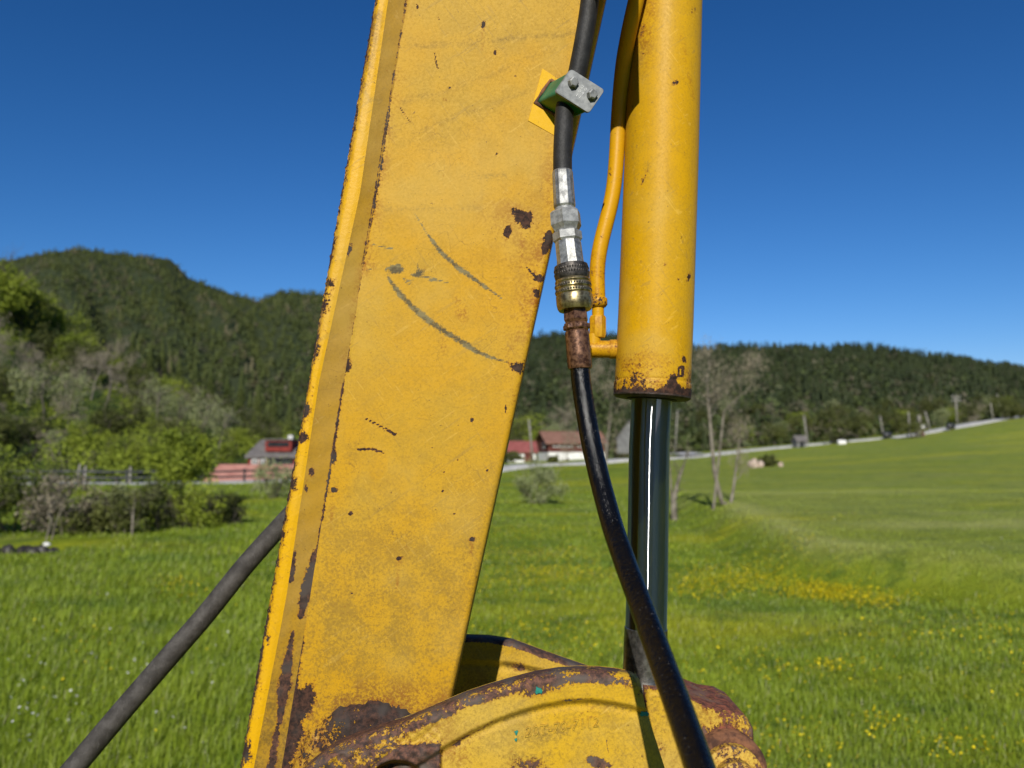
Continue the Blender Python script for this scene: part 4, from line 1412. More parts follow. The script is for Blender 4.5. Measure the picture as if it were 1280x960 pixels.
# ================================================================== the excavator's arm
YA = 1.0                                  # depth of the arm's near side plate
toe = lin([(-800, 638), (-400, 573), (0, 508), (240, 469), (480, 429), (750, 387), (960, 352), (1250, 304)])
edge_r = lin([(-800, 933), (-400, 845), (0, 757), (870, 565), (1250, 481)])
outer = lin([(-800, 607), (-400, 537), (0, 467), (240, 425), (480, 383), (755, 334), (960, 298), (1250, 247)])
inner = lin([(-800, 617), (-400, 551), (0, 485), (240, 450), (480, 398), (750, 357), (960, 317), (1250, 268)])
V0, V1 = -620.0, 1130.0
YB = 1.20


def xz(ufn, v, y=YA):
    """world x, z of a profile line at photo row v on the near plate's plane"""
    p = P(ufn(v), v, y)
    return p[0], p[2]


arm_base = P(430, V1, YA + 0.1)
arm = thing('dipper_arm', arm_base, 'worn yellow box-section excavator arm leaning across the middle of the view', 'excavator arm')

rows = np.linspace(V0, V1, 740)
ncol = 130
# --- near side plate: flat face, rounded right-hand edge
V = []
RR = 0.007
for v in rows:
    x0, z = xz(toe, v); x1, _ = xz(edge_r, v)
    xs = np.linspace(x0, x1 - RR, ncol)
    line = [(x, YA, z) for x in xs]
    for k in range(1, 6):
        a = k * math.pi / 10
        line.append((x1 - RR + RR * math.sin(a), YA + RR - RR * math.cos(a), z))
    V.append(line)
V = np.array(V)
nr, nc = V.shape[:2]
# slight hand-made unevenness of the plate
wav = 0.0006 * np.sin(V[..., 0] * 21 + V[..., 2] * 9) + 0.0005 * np.sin(V[..., 2] * 26 - V[..., 0] * 8)
V[:, 2:ncol - 1, 1] += wav[:, 2:ncol - 1]
marks = {
    'rust': [
        poly([(641, 261), (652, 264), (664, 266), (664, 280), (660, 288), (654, 285), (645, 276)], 1, 6), ell(634, 290, 4.5, 8, 20),
        seg([(686, 290), (685, 303), (681, 316)], [3, 6, 3]), ell(674, 348, 7, 5, 15), ell(671, 367, 4, 6), seg([(658, 334), (668, 344)], 1.6),
        poly([(635, 452), (645, 454), (655, 452), (655, 468), (640, 464)], 1, 6),
        seg([(508, 0), (488, 120)], 1.8, 0.68), seg([(488, 120), (469, 240), (453, 330)], [2.8, 4.6, 2.6], 0.82), seg([(453, 330), (429, 480)], 1.6, 0.7),
        seg([(436, 450), (434, 462)], 4, 0.8), seg([(429, 480), (415, 570), (402, 650)], [1.5, 2.8, 2.0], 0.8), ell(418, 572, 3, 9),
        ell(417, 612, 4.5, 4), ell(438, 642, 3, 2), ell(590, 674, 3, 3), ell(499, 698, 4, 2, -20), ell(590, 525, 2.6, 3), ell(632, 512, 1.3, 6), ell(553, 614, 1.6, 1.6), ell(572, 575, 1.8, 1.4), ell(609, 588, 1.6, 1.6),
        seg([(394, 690), (383, 720), (377, 760), (374, 800)], [2, 6.5, 6, 5]), seg([(374, 800), (366, 850), (362, 880)], [5, 7, 12]),
        poly([(352, 870), (392, 850), (396, 872), (382, 896), (380, 920), (366, 945), (352, 960)], 0.9, 8),
        seg([(352, 930), (340, 1000)], 18, 0.9), seg([(405, 925), (440, 900), (475, 888), (512, 905), (525, 940)], [10, 10, 12, 9, 9], 0.9),
        seg([(447, 562), (465, 561), (480, 566)], [1, 1.6, 1]), seg([(457, 523), (494, 543)], [0.7, 1.8], 0.9),
        ell(604, 31, 2.2, 4, 10), ell(548, 23, 2.2, 1.2, 20), ell(522, 8, 1.5, 3, -20), seg([(543, 66), (547, 86)], 1.0, 0.9), ell(619, 66, 2, 3), seg([(500, 135), (513, 152)], 0.9, 0.9), ell(644, 95, 1.2, 2), ell(562, 110, 1.6, 1.2), ell(621, 192, 1.4, 1.4),
        ell(555, 590, 1.6, 1.6), ell(540, 560, 1.3, 1.3), ell(568, 642, 1.5, 1.5), ell(440, 742, 1.5, 1.5)],
    'scrape': [
        seg([(513, 258), (535, 294)], [0.8, 1.5], 0.75), seg([(535, 294), (552, 316), (572, 334), (600, 354), (629, 374)], [1.6, 3.0, 3.2, 2.8, 0.8]),
        seg([(484, 345), (497, 364), (512, 380), (530, 397), (552, 412), (580, 429), (592, 437), (612, 446), (634, 453)], [1.5, 3.6, 3.8, 4.0, 4.2, 3.8, 3.8, 2.2, 1.5]),
        ell(495, 337, 11, 5.5, -10, 1.15, .8), seg([(482, 336), (500, 331)], 1.6, 1.0), seg([(502, 347), (514, 352)], 1.6, .8), ell(524, 342, 8, 4.5, -25, 1.1, .8), seg([(522, 330), (525, 345)], 1.4, 1.0), seg([(514, 343), (538, 347), (560, 354)], [1.5, 1.6, 0.8], .9), seg([(505, 352), (516, 358)], .9, .8), seg([(535, 350), (552, 352)], 1.0, .7), seg([(466, 306), (490, 311)], 1.2), seg([(458, 338), (470, 335)], 0.9), ell(585, 431, 3, 6, -30)],
    'dirt_shade': [
        lambda u, v: 0.85 * sstep(800, 930, v), lambda u, v: 0.16 + 0.28 * sstep(520, 760, v), seg([(500, 60), (600, 52), (720, 42)], 4, 0.5, 1.4), seg([(505, 128), (600, 100), (690, 60)], 5, 0.4, 1.6),
        seg([(505, 170), (620, 128), (660, 115)], 4, 0.36, 1.5), seg([(580, 219), (630, 220)], 4, 0.6, 1.3), seg([(480, 261), (600, 260)], 4, 0.5, 1.4),
        ell(495, 668, 13, 8, 20, 0.75, 0.9), ell(442, 560, 12, 60, 15, 0.35, 1.0), ell(440, 715, 24, 10, 0, 0.3), ell(560, 770, 60, 40, 0, 0.25, 1), ell(470, 780, 60, 60, 0, 0.3, 1),
        ell(455, 895, 85, 42, 0, 1.0, 0.8), ell(560, 505, 28, 20, 0, 0.18, 1), ell(472, 580, 3, 18, 10, 0.0)],
    'fresh': [
        seg([(752, -60), (740, 0), (706, 85), (690, 190)], [10, 9, 7, 3], 0.55, 1.2), ell(473, 582, 9, 16, 12, 0.9, 0.3), ell(620, 340, 90, 30, 30, 0.3, 1.0), ell(560, 400, 80, 50, 0, 0.25, 1.0), ell(600, 640, 90, 60, 0, 0.2, 1)],
    'stain': [
        ell(674, 362, 18, 66, 8, 1.0, 0.9), seg([(654, 284), (651, 335)], [5, 2], .75, 1.2), seg([(634, 297), (632, 328)], [3, 1.5], .7, 1.2), seg([(646, 466), (640, 530)], [6, 2], .8, 1.2), seg([(590, 677), (588, 705)], [2, 1], .7, 1.2), seg([(499, 700), (496, 735)], [2.5, 1], .7, 1.2), seg([(417, 616), (414, 650)], [3, 1], .7, 1.2), seg([(604, 35), (603, 62)], [2, 1], .6, 1.2), seg([(672, 340), (640, 440)], 10, .5, 1.4), ell(690, 235, 10, 40, 0, 0.6, 1), ell(575, 385, 6, 14, -20, 0.9, 0.7), ell(555, 432, 4, 9, 0, 0.7), ell(640, 270, 28, 24, 0, 0.45, 1), ell(655, 300, 25, 40, 0, 0.35, 1),
        seg([(492, 90), (475, 170), (455, 330)], 9, 1.0, 1.2), ell(440, 905, 70, 30, 0, 0.8, 0.9), ell(645, 468, 10, 16, 0, 0.6), ell(480, 880, 70, 20, 0, 0.8, 0.9), seg([(700, 100), (690, 170)], 6, 0.4)],
}
flat = V.reshape(-1, 3)
mk('side_plate', flat, gridfaces(nr, nc, True), M['paint'], arm, True, pix_attrs(flat, marks))

# --- underside plate (the wall behind the right-hand edge), far side plate, top cover plate
zero = lambda n: {k: np.zeros(n) for k in ('rust', 'scrape', 'dirt_shade', 'fresh', 'stain')}
rs = np.linspace(V0, V1, 60)
W = np.array([[(xz(edge_r, v)[0], YA + RR + t * (YB - YA - RR), xz(edge_r, v)[1]) for t in (0, .33, .66, 1)] for v in rs])
f_ = W.reshape(-1, 3)
a_ = zero(len(f_)); a_['dirt_shade'][:] = 0.6
mk('underside_plate', f_, gridfaces(60, 4, True), M['paint'], arm, False, a_)
W = np.array([[(xz(outer, v)[0] + 0.002, YB, xz(outer, v)[1]), (xz(edge_r, v)[0] - 0.001, YB, xz(edge_r, v)[1])] for v in rs])
f_ = W.reshape(-1, 3)
mk('far_side_plate', f_, gridfaces(60, 2, False), M['paint'], arm, False, zero(len(f_)))

# --- top cover plate: its rounded rim shows as the bright strip on the left
rs = np.linspace(V0, V1, 600)
prof = []
for v in rs:
    xo, z = xz(outer, v, YA - 0.011); xi, _ = xz(inner, v, YA - 0.012)
    w = xi - xo
    pts = [(xo + 0.001, YB + 0.015), (xo, YA + 0.03), (xo, YA - 0.002)]
    n = 14
    jag = 0.0012 * math.sin(v * .31) * math.sin(v * .083) + 0.0008 * math.sin(v * .9 + 1)
    for k in range(n + 1):
        s = k / n
        y = YA - 0.002 - 0.010 * math.sin(min(1.0, s / 0.42) * math.pi / 2)
        pts.append((xo + w * s + (jag if k == 0 else 0), y + 0.006 * max(0, s - 0.75)))
    prof.append([(x, y, z) for x, y in pts])
prof = np.array(prof)
f_ = prof.reshape(-1, 3)
u_, v_ = proj(f_)
s_ = np.clip((u_ - outer(v_)) / (inner(v_) - outer(v_)), -0.2, 1.2)
_r = np.random.default_rng(3).uniform(0, 1, 400)
nv_ = lambda v: np.interp(np.mod(v + 400, 3900) / 10.0, np.arange(400), _r)
at = pix_attrs(f_, {'rust': [
    lambda u, v: (0.42 + 0.42 * nv_(v)) * (1 - sstep(-0.02, 0.30 + 0.25 * nv_(v * 1.7 + 50), s_)) + 0.05 + 0.10 * sstep(300, 520, v) * (1 - sstep(.3, .8, s_)),
    seg([(409, 350), (404, 385)], [9, 6], 0.6), seg([(456, 60), (440, 150)], [6, 4], 0.55), ell(395, 440, 6, 14, 12, 0.6), ell(383, 512, 5, 12, 12, .6), ell(377, 548, 8, 8, 0, .75), ell(366, 605, 6, 9, 0, .7), ell(352, 680, 7, 10, 0, .6), ell(340, 745, 3, 25, 12, .5),
    ell(306, 935, 9, 18, 0, .8), ell(312, 890, 6, 10, 0, .55), ell(335, 800, 3, 12, 0, .6)],
    'dirt_shade': [lambda u, v: 0.35 * (1 - sstep(0.1, 0.5, s_)), seg([(470, 20), (450, 120)], 6, .7)], 'fresh': [lambda u, v: 0.4 + 0 * u], 'stain': [lambda u, v: 0.3 * (1 - sstep(.2, .6, s_))]})
mk('cover_plate', f_, gridfaces(len(rs), prof.shape[1], True), M['edge'], arm, True, at, 50)
# --- the weld seam between cover plate and side plate
prof = []
for i, v in enumerate(rs):
    xi, z = xz(inner, v, YA - 0.012)
    xt, _ = xz(toe, v)
    line = []
    for k in range(13):
        s = k / 12
        x = xi + (xt + 0.0025 - xi) * s
        y = (YA - 0.0108) + (0.0118) * (s ** 0.9) + 0.0006 * math.sin(v * .11) * math.sin(v * .047 + s * 3)
        if k == 12:
            y = YA + 0.001
        line.append((x, y, z))
    prof.append(line)
prof = np.array(prof)
f_ = prof.reshape(-1, 3)
at = pix_attrs(f_, {'rust': [seg([(394, 690), (383, 730), (376, 770)], [3, 6, 5]), seg([(368, 690), (364, 725)], [2, 3]), seg([(366, 790), (356, 850), (350, 900)], [2, 7, 3]), ell(437, 312, 3, 7, 15), ell(389, 590, 3, 5, 0, .8), ell(383, 612, 2, 7, 0, .8), seg([(352, 880), (338, 960)], [2, 5], .9),
    seg([(508, 0), (488, 120), (469, 240), (453, 330)], 1.4, 0.7), seg([(429, 480), (402, 650), (387, 750)], 1.6, .8), seg([(445, 225), (430, 330)], 1, .6), ell(410, 700, 2, 20, 10, .5)],
    'dirt_shade': [lambda u, v: 0.12 + 0 * u, lambda u, v: .1 + .5 * sstep(720, 900, v)], 'stain': [seg([(469, 240), (429, 480)], 5, .5)],
    'fresh': [seg([(370, 770), (330, 940)], 5, .6)]})
mk('weld_seam', f_, gridfaces(len(rs), 13, True), M['weld'], arm, True, at)

# --- end caps of the box section (outside the picture)
for vv, nm in ((V0, 'upper_end_plate'), (V1, 'lower_end_plate')):
    xo, z = xz(outer, vv); xe, _ = xz(edge_r, vv)
    mb = MB(); mb.box(((xo + xe) / 2, (YA + YB) / 2 + 0.004, z), (abs(xe - xo) - 0.004, YB - YA - 0.012, 0.012))
    mb.build(nm, M['dark_rust'], arm)

# --- pin boss low on the side plate
bc = P(462, 978, YA)
G = []
for k, (r, y) in enumerate([(0.100, 0.004), (0.097, -0.003), (0.093, -0.009), (0.087, -0.013)] + [(0.087 * (1 - j / 30), -0.0145) for j in range(1, 30)]):
    row = []
    for j in range(160):
        a = j * 2 * math.pi / 160
        jit = 0.0016 * math.sin(a * 13 + 1) + 0.0012 * math.sin(a * 29) + 0.001 * math.sin(a * 51 + 2)
        lump = 0.0012 * math.sin(r * 300 + a * 7) * math.sin(a * 17 + r * 90)
        row.append((bc[0] + (r + jit) * math.cos(a), YA + y + lump * (k > 2), bc[2] + (r + jit) * math.sin(a)))
    G.append(row)
G = np.array(G)
f_ = G.reshape(-1, 3)
Fs = [(i * 160 + k, i * 160 + (k + 1) % 160, (i + 1) * 160 + (k + 1) % 160, (i + 1) * 160 + k) for i in range(len(G) - 1) for k in range(160)]
at = pix_attrs(f_, {'rust': [lambda u, v: 0.72 - 0.34 * (1 - sstep(395, 430, u)), ell(500, 900, 40, 30, 0, .85, .8)], 'dirt_shade': [lambda u, v: .8 + 0 * u], 'stain': [lambda u, v: .5 + 0 * u]})
mk('pin_boss', f_, Fs, M['lever_dark'], arm, True, at)

# --- spray-painted pad, weld and hose clamp
pad = [P(u, v, YA - 0.0012) for u, v in ((678, 85), (660, 151), (697, 172), (712, 108))]
mb = MB()
q = np.array(pad); cen = q.mean(0)
inn = q * 1.0
mb.add(np.concatenate([q + [0, 0.0012, 0], q * 0.985 + cen * 0.015]), [(0, 1, 5, 4), (1, 2, 6, 5), (2, 3, 7, 6), (3, 0, 4, 7), (4, 5, 6, 7)])
mb.F = [tuple(reversed(f)) if False else f for f in mb.F]
o = mb.build('clamp_pad', M['fresh'], arm, False, zero(8))

# clamp frame: e1 along the cover's long side (down-right), e2 across it, e3 outwards to the camera
cA, cB, cD = P(708, 86, 0.945), P(749, 112, 0.945), P(700, 116, 0.945)
cC = cB + cD - cA
cen = (cA + cC) / 2
e1 = cB - cA; L1 = np.linalg.norm(e1); e1 /= L1
e2 = cD - cA; e2 -= (e2 @ e1) * e1; L2 = np.linalg.norm(e2); e2 /= L2
e3 = np.cross(e2, e1); e3 = e3 if e3[1] < 0 else -e3
# tip the clamp: its base sits up-left of the cover on the plate
base_c = P(698, 127, YA)
n3 = (cen - base_c); H3 = np.linalg.norm(n3); n3 /= H3
L1, L2 = 0.050, 0.036


def clamp_box(name, h0, h1, s1, s2, mat, parent, bev=0.004):
    rect = []
    for (a, b) in ((-1, -1), (1, -1), (1, 1), (-1, 1)):
        for k in range(4):
            th = {(-1, -1): math.pi, (1, -1): 1.5 * math.pi, (1, 1): 0.0, (-1, 1): 0.5 * math.pi}[(a, b)] + k * math.pi / 6
            rect.append((a * (s1 / 2 - bev) + bev * math.cos(th), b * (s2 / 2 - bev) + bev * math.sin(th)))
    ring = np.array(rect)
    Vv = []
    for h, k in ((h0, 1.0), (h1 - 0.0008, 1.0), (h1, 0.975)):
        c0 = base_c + n3 * h
        Vv.append(c0 + ring[:, :1] * k * e1 + ring[:, 1:] * k * e2)
    Vv = np.concatenate(Vv)
    n = 16
    Fs = [(i * n + k, i * n + (k + 1) % n, (i + 1) * n + (k + 1) % n, (i + 1) * n + k) for i in range(2) for k in range(n)]
    Fs += [tuple(2 * n + k for k in range(n)), tuple(reversed(range(n)))]
    return mk(name, Vv, Fs, mat, parent, True, None, 35)


mb = MB()
rect = [(-1, -1), (1, -1), (1, 1), (-1, 1), (-1, -1)]
ringp = [base_c + n3 * 0.0015 + a * (L1 / 2 + .001) * e1 + b * (L2 / 2 + .001) * e2 for a, b in rect]
ringp = [ringp[i] + (ringp[i + 1] - ringp[i]) * t for i in range(4) for t in (0, .25, .5, .75)] + [ringp[0]]
mb.tube(ringp, [0.0026 + 0.0008 * math.sin(k * 2.3) for k in range(17)], 7, False)
mb.build('clamp_weld', M['rust'], arm, True)
clamp = clamp_box('hose_clamp', 0.001, H3 - 0.003, L1 * 0.98, L2 * 0.98, M['green_plastic'], arm)
tag(clamp, 'green plastic clamp block holding the upper hose')
cover = clamp_box('clamp_cover', H3 - 0.0025, H3 + 0.0015, L1 * 1.05, L2 * 1.05, M['cover'], clamp)
for s in (-1, 1):
    bcn = base_c + n3 * (H3 + 0.0015) + e1 * s * L1 * 0.29 - e2 * 0.003
    mb = MB()
    mb.tube([bcn, bcn + n3 * 0.0005, bcn + n3 * 0.0068, bcn + n3 * 0.0080], [0.0066, 0.0066, 0.0066, 0.0050], 6, True, 0.3)
    mb.build('bolt', M['zinc_flat'], clamp)


def text_mesh(txt, size, depth, origin, ex, ey, ez, name, mat, parent, spacing=1.0):
    cu = bpy.data.curves.new(name, 'FONT')
    cu.body = txt
    cu.size = size
    cu.extrude = depth
    cu.resolution_u = 2
    cu.space_character = spacing
    cu.align_x = 'CENTER'; cu.align_y = 'CENTER'
    tmp = bpy.data.objects.new(name, cu)
    C.objects.link(tmp)
    bpy.context.view_layer.update()
    me = tmp.to_mesh()
    Vv = np.array([v.co[:] for v in me.vertices])
    Fs = [tuple(p.vertices) for p in me.polygons]
    tmp.to_mesh_clear()
    bpy.data.objects.remove(tmp)
    bpy.data.curves.remove(cu)
    Wv = np.asarray(origin) + Vv[:, :1] * np.asarray(ex) + Vv[:, 1:2] * np.asarray(ey) + Vv[:, 2:] * np.asarray(ez)
    return Wv, Fs


Wv, Fs = text_mesh('2 0\n0 4\n1 1', 0.0062, 0.0003, base_c + n3 * (H3 + 0.0017) + e1 * 0.002 + e2 * 0.001, e1, -e2, n3, 'stamping', M['zinc'], clamp)
mk('stamped_lettering', Wv, Fs, M['stamp'], clamp)

# ================================================================== hydraulic cylinder
YC = 1.10
ctr = lin([(-800, 858), (-400, 845), (0, 832), (200, 826.5), (395, 819.5), (490, 815.2), (560, 811.5), (725, 809), (840, 806), (1200, 797)])


def cax(v):
    return P(float(ctr(v)), v, YC)


cyl = thing('hydraulic_cylinder', P(805, 960, YC), 'yellow hydraulic cylinder with a chrome rod beside the arm', 'hydraulic cylinder')
RB = 0.0545
vs = np.concatenate([np.linspace(-620, 430, 190), np.linspace(433, 495, 44)])
A = np.array([cax(v) for v in vs])
nseg = 96
mb = MB()
rad = np.full(len(vs), RB)
rad += np.where(vs > 478, 0.0012, 0) - 0.0008 * np.exp(-((vs - 478) / 1.5) ** 2)
mb.tube(A, rad, nseg, False)
V = mb.verts()
th = np.tile(np.arange(nseg), len(vs))
hidden = V[:, 1] > YC
at = pix_attrs(V, {
    'rust': [lambda u, v: 0.47 * sstep(430, 482, v) * (1 - 0.35 * sstep(800, 840, u)), lambda u, v: 1.0 * sstep(478, 493, v), ell(790, 475, 26, 26, 0, 0.50, 1), poly([(826, 488), (833, 479), (833, 470), (842, 466), (848, 470), (848, 478), (856, 484), (862, 490), (862, 498), (824, 498)], 1, 6), seg([(848, 460), (854, 458), (853, 470), (848, 470), (848, 460)], 1.6), ell(855, 449, 3, 5, -20), ell(861, 347, 2.2, 5, 15), ell(848, 350, 2, 2, 0, .6), seg([(800, 232), (808, 215)], [.8, 2], .8), seg([(807, 276), (820, 274)], 1.1, .62), ell(832, 330, 1.2, 1.2), ell(803, 37, 3, 12, 0, .5), seg([(836, 105), (847, 103)], 1.6, .7), seg([(836, 35), (854, 38)], 1.4, .7), ell(806, 68, 3, 3, 0, .7), seg([(818, 159), (824, 156)], 1, .7), seg([(865, 15), (872, 10)], 1, .7)],
    'stain': [lambda u, v: 0.8 * sstep(425, 490, v), ell(806, 25, 10, 40, 0, .8, 1), seg([(852, 45), (868, 130)], 1.2, .8)],
    'dirt_shade': [lambda u, v: 0.12 + 0 * u, ell(800, 30, 10, 60, 0, .5, 1), seg([(805, 225), (812, 200)], 4, .4), seg([(790, 170), (795, 250)], 3, .25)],
    'fresh': [ell(840, 160, 24, 70, 0, .6, 1), ell(790, 330, 20, 120, 0, .5, 1), ell(820, 440, 50, 30, 0, .5, 1)],
    'scrape': [seg([(810, 275), (822, 274)], 1.2, .8), seg([(824, 248), (833, 243)], .8, .6)],
})
for k in at:
    at[k] = np.where(hidden & (proj(V)[1] < 425), 0.1 if k == 'dirt_shade' else 0.0, at[k])
mb.build('barrel', M['barrel'], cyl, True, at)
# gland: the dark rusty end of the barrel
ga = [cax(v) for v in (494, 494.5, 496.5, 498.5, 499)]
mb = MB(); mb.tube(ga, [RB * .9, RB + 0.0014, RB + 0.0010, RB - 0.0025, 0.030], 72, False)
mb.build('gland', M['dark_rust'], cyl, True, None, 40)
ga = [cax(v) for v in (495, 500, 500.2)]
mb = MB(); mb.tube(ga, [0.036, 0.036, 0.030], 48, False)
mb.build('wiper_seal', M['black'], cyl, True, None, 40)
# chrome rod and the rod end
vs2 = np.linspace(480, 786, 40)
mb = MB(); mb.tube([cax(v) for v in vs2], 0.0290, 96, False)
mb.build('piston_rod', M['chrome'], cyl, True)
mb = MB(); mb.tube([cax(v) for v in (784, 785, 800, 835, 850, 870, 1000)], [0.0288, 0.0300, 0.0304, 0.0304, 0.032, 0.040, 0.046], 64, True)
mb.build('rod_end', M['rod_end'], cyl, True, None, 40)
# rod eye: recessed plate with a rusty shoulder, pin and bolt
YE = 1.06
out = [(805, 858), (822, 860), (848, 866), (872, 877), (896, 886), (918, 889), (934, 897), (941, 910), (943, 940), (940, 985), (930, 1060), (880, 1100), (820, 1100), (805, 980)]
fr = np.array([P(u, v, YE) for u, v in out])
N = len(fr)
cen_e = fr.mean(0)
sh = cen_e + (fr - cen_e) * 0.955 + np.array([0, -0.008, 0])
bk = fr + np.array([0, 0.11, 0])
# dense front face so that the wear can follow the photograph
ringsV = [bk, fr]
for k in range(0, 26):
    s = 0.955 * (1 - k / 25 * 0.999)
    yo = -0.008 if k > 0 else -0.006
    ringsV.append(cen_e + (fr - cen_e) * s + np.array([0, yo, 0]))
Nn = 8
dense = []
for R in ringsV:
    R2 = []
    for i in range(N):
        a, b = R[i], R[(i + 1) % N]
        for k in range(Nn):
            R2.append(a + (b - a) * k / Nn)
    dense.append(R2)
dense = np.array(dense)
nR, nC = dense.shape[:2]
Fs = [(i * nC + k, i * nC + (k + 1) % nC, (i + 1) * nC + (k + 1) % nC, (i + 1) * nC + k) for i in range(nR - 1) for k in range(nC)]
V = dense.reshape(-1, 3)
at = pix_attrs(V, {'rust': [lambda u, v: 0.52 * sstep(868, 880, u) + 0 * v, lambda u, v: 0.2 + 0 * u], 'stain': [lambda u, v: .7 * sstep(860, 900, u)], 'dirt_shade': [lambda u, v: .4 + 0 * u]})
hole = poly([(850, 868), (870, 882), (893, 896), (898, 899), (880, 903), (866, 907), (855, 900)], 1, 6)(*proj(V))
at['rust'] = np.where(V[:, 1] < YE - 0.003, at['rust'] - 0.8 * hole, 0.7)
mk('rod_eye', V, Fs, M['rod_eye'], cyl, True, at, 40)
pc = P(906, 956, YE)
mb = MB(); mb.tube([pc + [0, d, 0] for d in (0, -.022, -.028, -.0285)], [.050, .050, .045, .03], 40, False)
pin = mb.build('pin_collar', M['rust'], cyl, True, None, 40)
mb = MB(); mb.tube([pc + [0, d, 0] for d in (-.026, -.040, -.043, -.0432)], [.039, .039, .034, .01], 36, False)
mb.build('pin_washer', M['lever'], pin, True, dict(zero(len(mb.verts())), rust=np.full(len(mb.verts()), .40), stain=np.full(len(mb.verts()), .5)), 40)
mb = MB(); mb.tube([pc + [0, d, 0] for d in (-.042, -.058, -.062)], [.026, .026, .021], 22, True, 0.4)
mb.build('pin_bolt', M['lever'], pin, True, dict(zero(66), rust=np.full(66, .5), dirt_shade=np.full(66, .8)), 40)

# steel pressure pipe along the barrel with its elbow at the bottom
pp = [(838, -330, 1.02), (826, -200, 1.02), (812, -90, 1.03), (798, -12, 1.042), (787, 35, 1.06), (779, 78, 1.082), (775, 120, 1.10), (772.5, 160, 1.11), (770.5, 200, 1.11), (767.5, 235, 1.11), (762, 262, 1.11), (754.5, 290, 1.11), (748.5, 315, 1.11), (746, 338, 1.11), (746.5, 360, 1.11), (747.5, 384, 1.11)]
ctl = np.array([P(*p) for p in pp])


mb = MB(); mb.tube(smooth_path(ctl, 90), 0.0116, 28)
V = mb.verts()
at = pix_attrs(V, {'rust': [ell(763, 215, 2.5, 3), ell(752, 296, 2, 5, 20, .7), ell(740, 340, 2, 5, 0, .7), ell(745, 372, 6, 8, 0, .6), lambda u, v: .25 * sstep(280, 380, v)], 'stain': [lambda u, v: .6 * sstep(270, 370, v)], 'fresh': [lambda u, v: .5 + 0 * u]})
pipe = mb.build('pressure_pipe', M['pipe'], cyl, True, at)
mb = MB(); mb.tube([P(747, v, 1.11) for v in (372, 374, 381, 383)], [.0125, .0145, .0145, .0125], 20)
mb.build('pipe_collar', M['pipe'], pipe, True, dict(zero(80), rust=np.full(80, .35)), 40)
mb = MB(); mb.tube([P(747.5, v, 1.11) for v in (383, 396)], .009, 16)
mb.build('pipe_stub', M['pipe'], pipe, True, zero(32), 40)
ec = P(747, 409, 1.11)
mb = MB(); mb.tube([P(747, v, 1.11) for v in (395, 398, 418, 422)], [.0112, .0128, .0128, .0112], 8, True, math.pi / 8)
e_ = mb.build('elbow_block', M['pipe'], cyl, True, dict(zero(32), stain=np.full(32, .5)), 30)
mb = MB(); mb.tube([P(u, 436.5, 1.11) for u in (733, 735, 762, 762.2, 772)], [.0118, .0128, .0128, .0142, .0142], 24)
mb.build('port_fitting', M['pipe'], cyl, True, dict(zero(120), stain=np.full(120, .55), rust=np.full(120, .22)), 35)
mb = MB(); mb.tube([P(742, v, 1.11) for v in (418, 440)], .0105, 20)
mb.build('elbow_neck', M['pipe'], cyl, True, zero(40), 35)
mb = MB(); mb.tube([cax(v) for v in (-60, -58, -30, -28)], [RB + .002, RB + .006, RB + .006, RB + .002], 64, False)
mb.build('barrel_band', M['pipe'], cyl, True, zero(256), 40)


# ================================================================== cast linkage levers
def lever(name, label, top, groove, u0, u1f, vb, yfront, thick, roundpx, step, marks, block=None, cat='excavator linkage', inv=False):
    """cast lever: a rounded rim, a raised rib under it and a recessed web"""
    nu, nv = 300, 130
    us = np.linspace(u0, 1.0, nu) if False else None
    base = P(u0 + 80, vb, yfront + thick)
    root = thing(name, base, label, cat)
    G = np.zeros((nv + 2, nu, 3))
    for j in range(nu):
        s = j / (nu - 1)
        for i in range(nv):
            q = (i / (nv - 1)) ** 1.35
            # right-hand edge slants: interpolate the column between straight left edge and slanting right edge
            ur_top = u1f(0.0)
            u_t = u0 + (ur_top - u0) * s
            vt = float(top(u_t))
            v = vt + (vb - vt) * q
            u = u_t + (u1f(v) - u1f(vt) if v > vt else 0.0) * (s ** 6)
            d = v - vt
            y = yfront
            if d < roundpx:
                y += thick * 0.42 * (1 - math.sqrt(max(0.0, 1 - (1 - d / roundpx) ** 2)))
            g = float(groove(u))
            gs = float(sstep(g - 3, g + 5, v))
            y += step * gs
            y += 0.0012 * math.exp(-((v - g - 6) / 5) ** 2)
            if block:
                y += block(u, v)
            e = (1 - s) * 0
            if s > 0.985:
                y += 0.006 * ((s - 0.985) / 0.015) ** 2
            G[i + 2, j] = P(u, v, y)
    G[1] = G[2] + [0, thick * 0.3, -0.0015]
    G[0] = G[1] + [0, thick * 0.3, -0.003]
    V = G.reshape(-1, 3)
    o = mk('lever_casting', V, gridfaces(nv + 2, nu, True), M['lever'], root, True, pix_attrs(V, marks))
    # right end wall and back
    E = np.array([[G[i, -1], G[i, -1] + [0, thick - 0.006, 0]] for i in range(2, nv + 2)]).reshape(-1, 3)
    a = zero(len(E)); a['rust'][:] = .3; a['dirt_shade'][:] = .5
    mk('lever_end_face', E, gridfaces(nv, 2, True), M['lever'], root, False, a)
    idx = np.linspace(0, nu - 1, 40).astype(int)
    Bk = np.array([[(G[2, j, 0], yfront + thick, G[2, j, 2] - 0.004), (G[-1, j, 0], yfront + thick, G[-1, j, 2])] for j in idx]).reshape(-1, 3)
    mk('lever_back_face', Bk, gridfaces(40, 2, True), M['lever'], root, False, zero(len(Bk)))
    return root, o


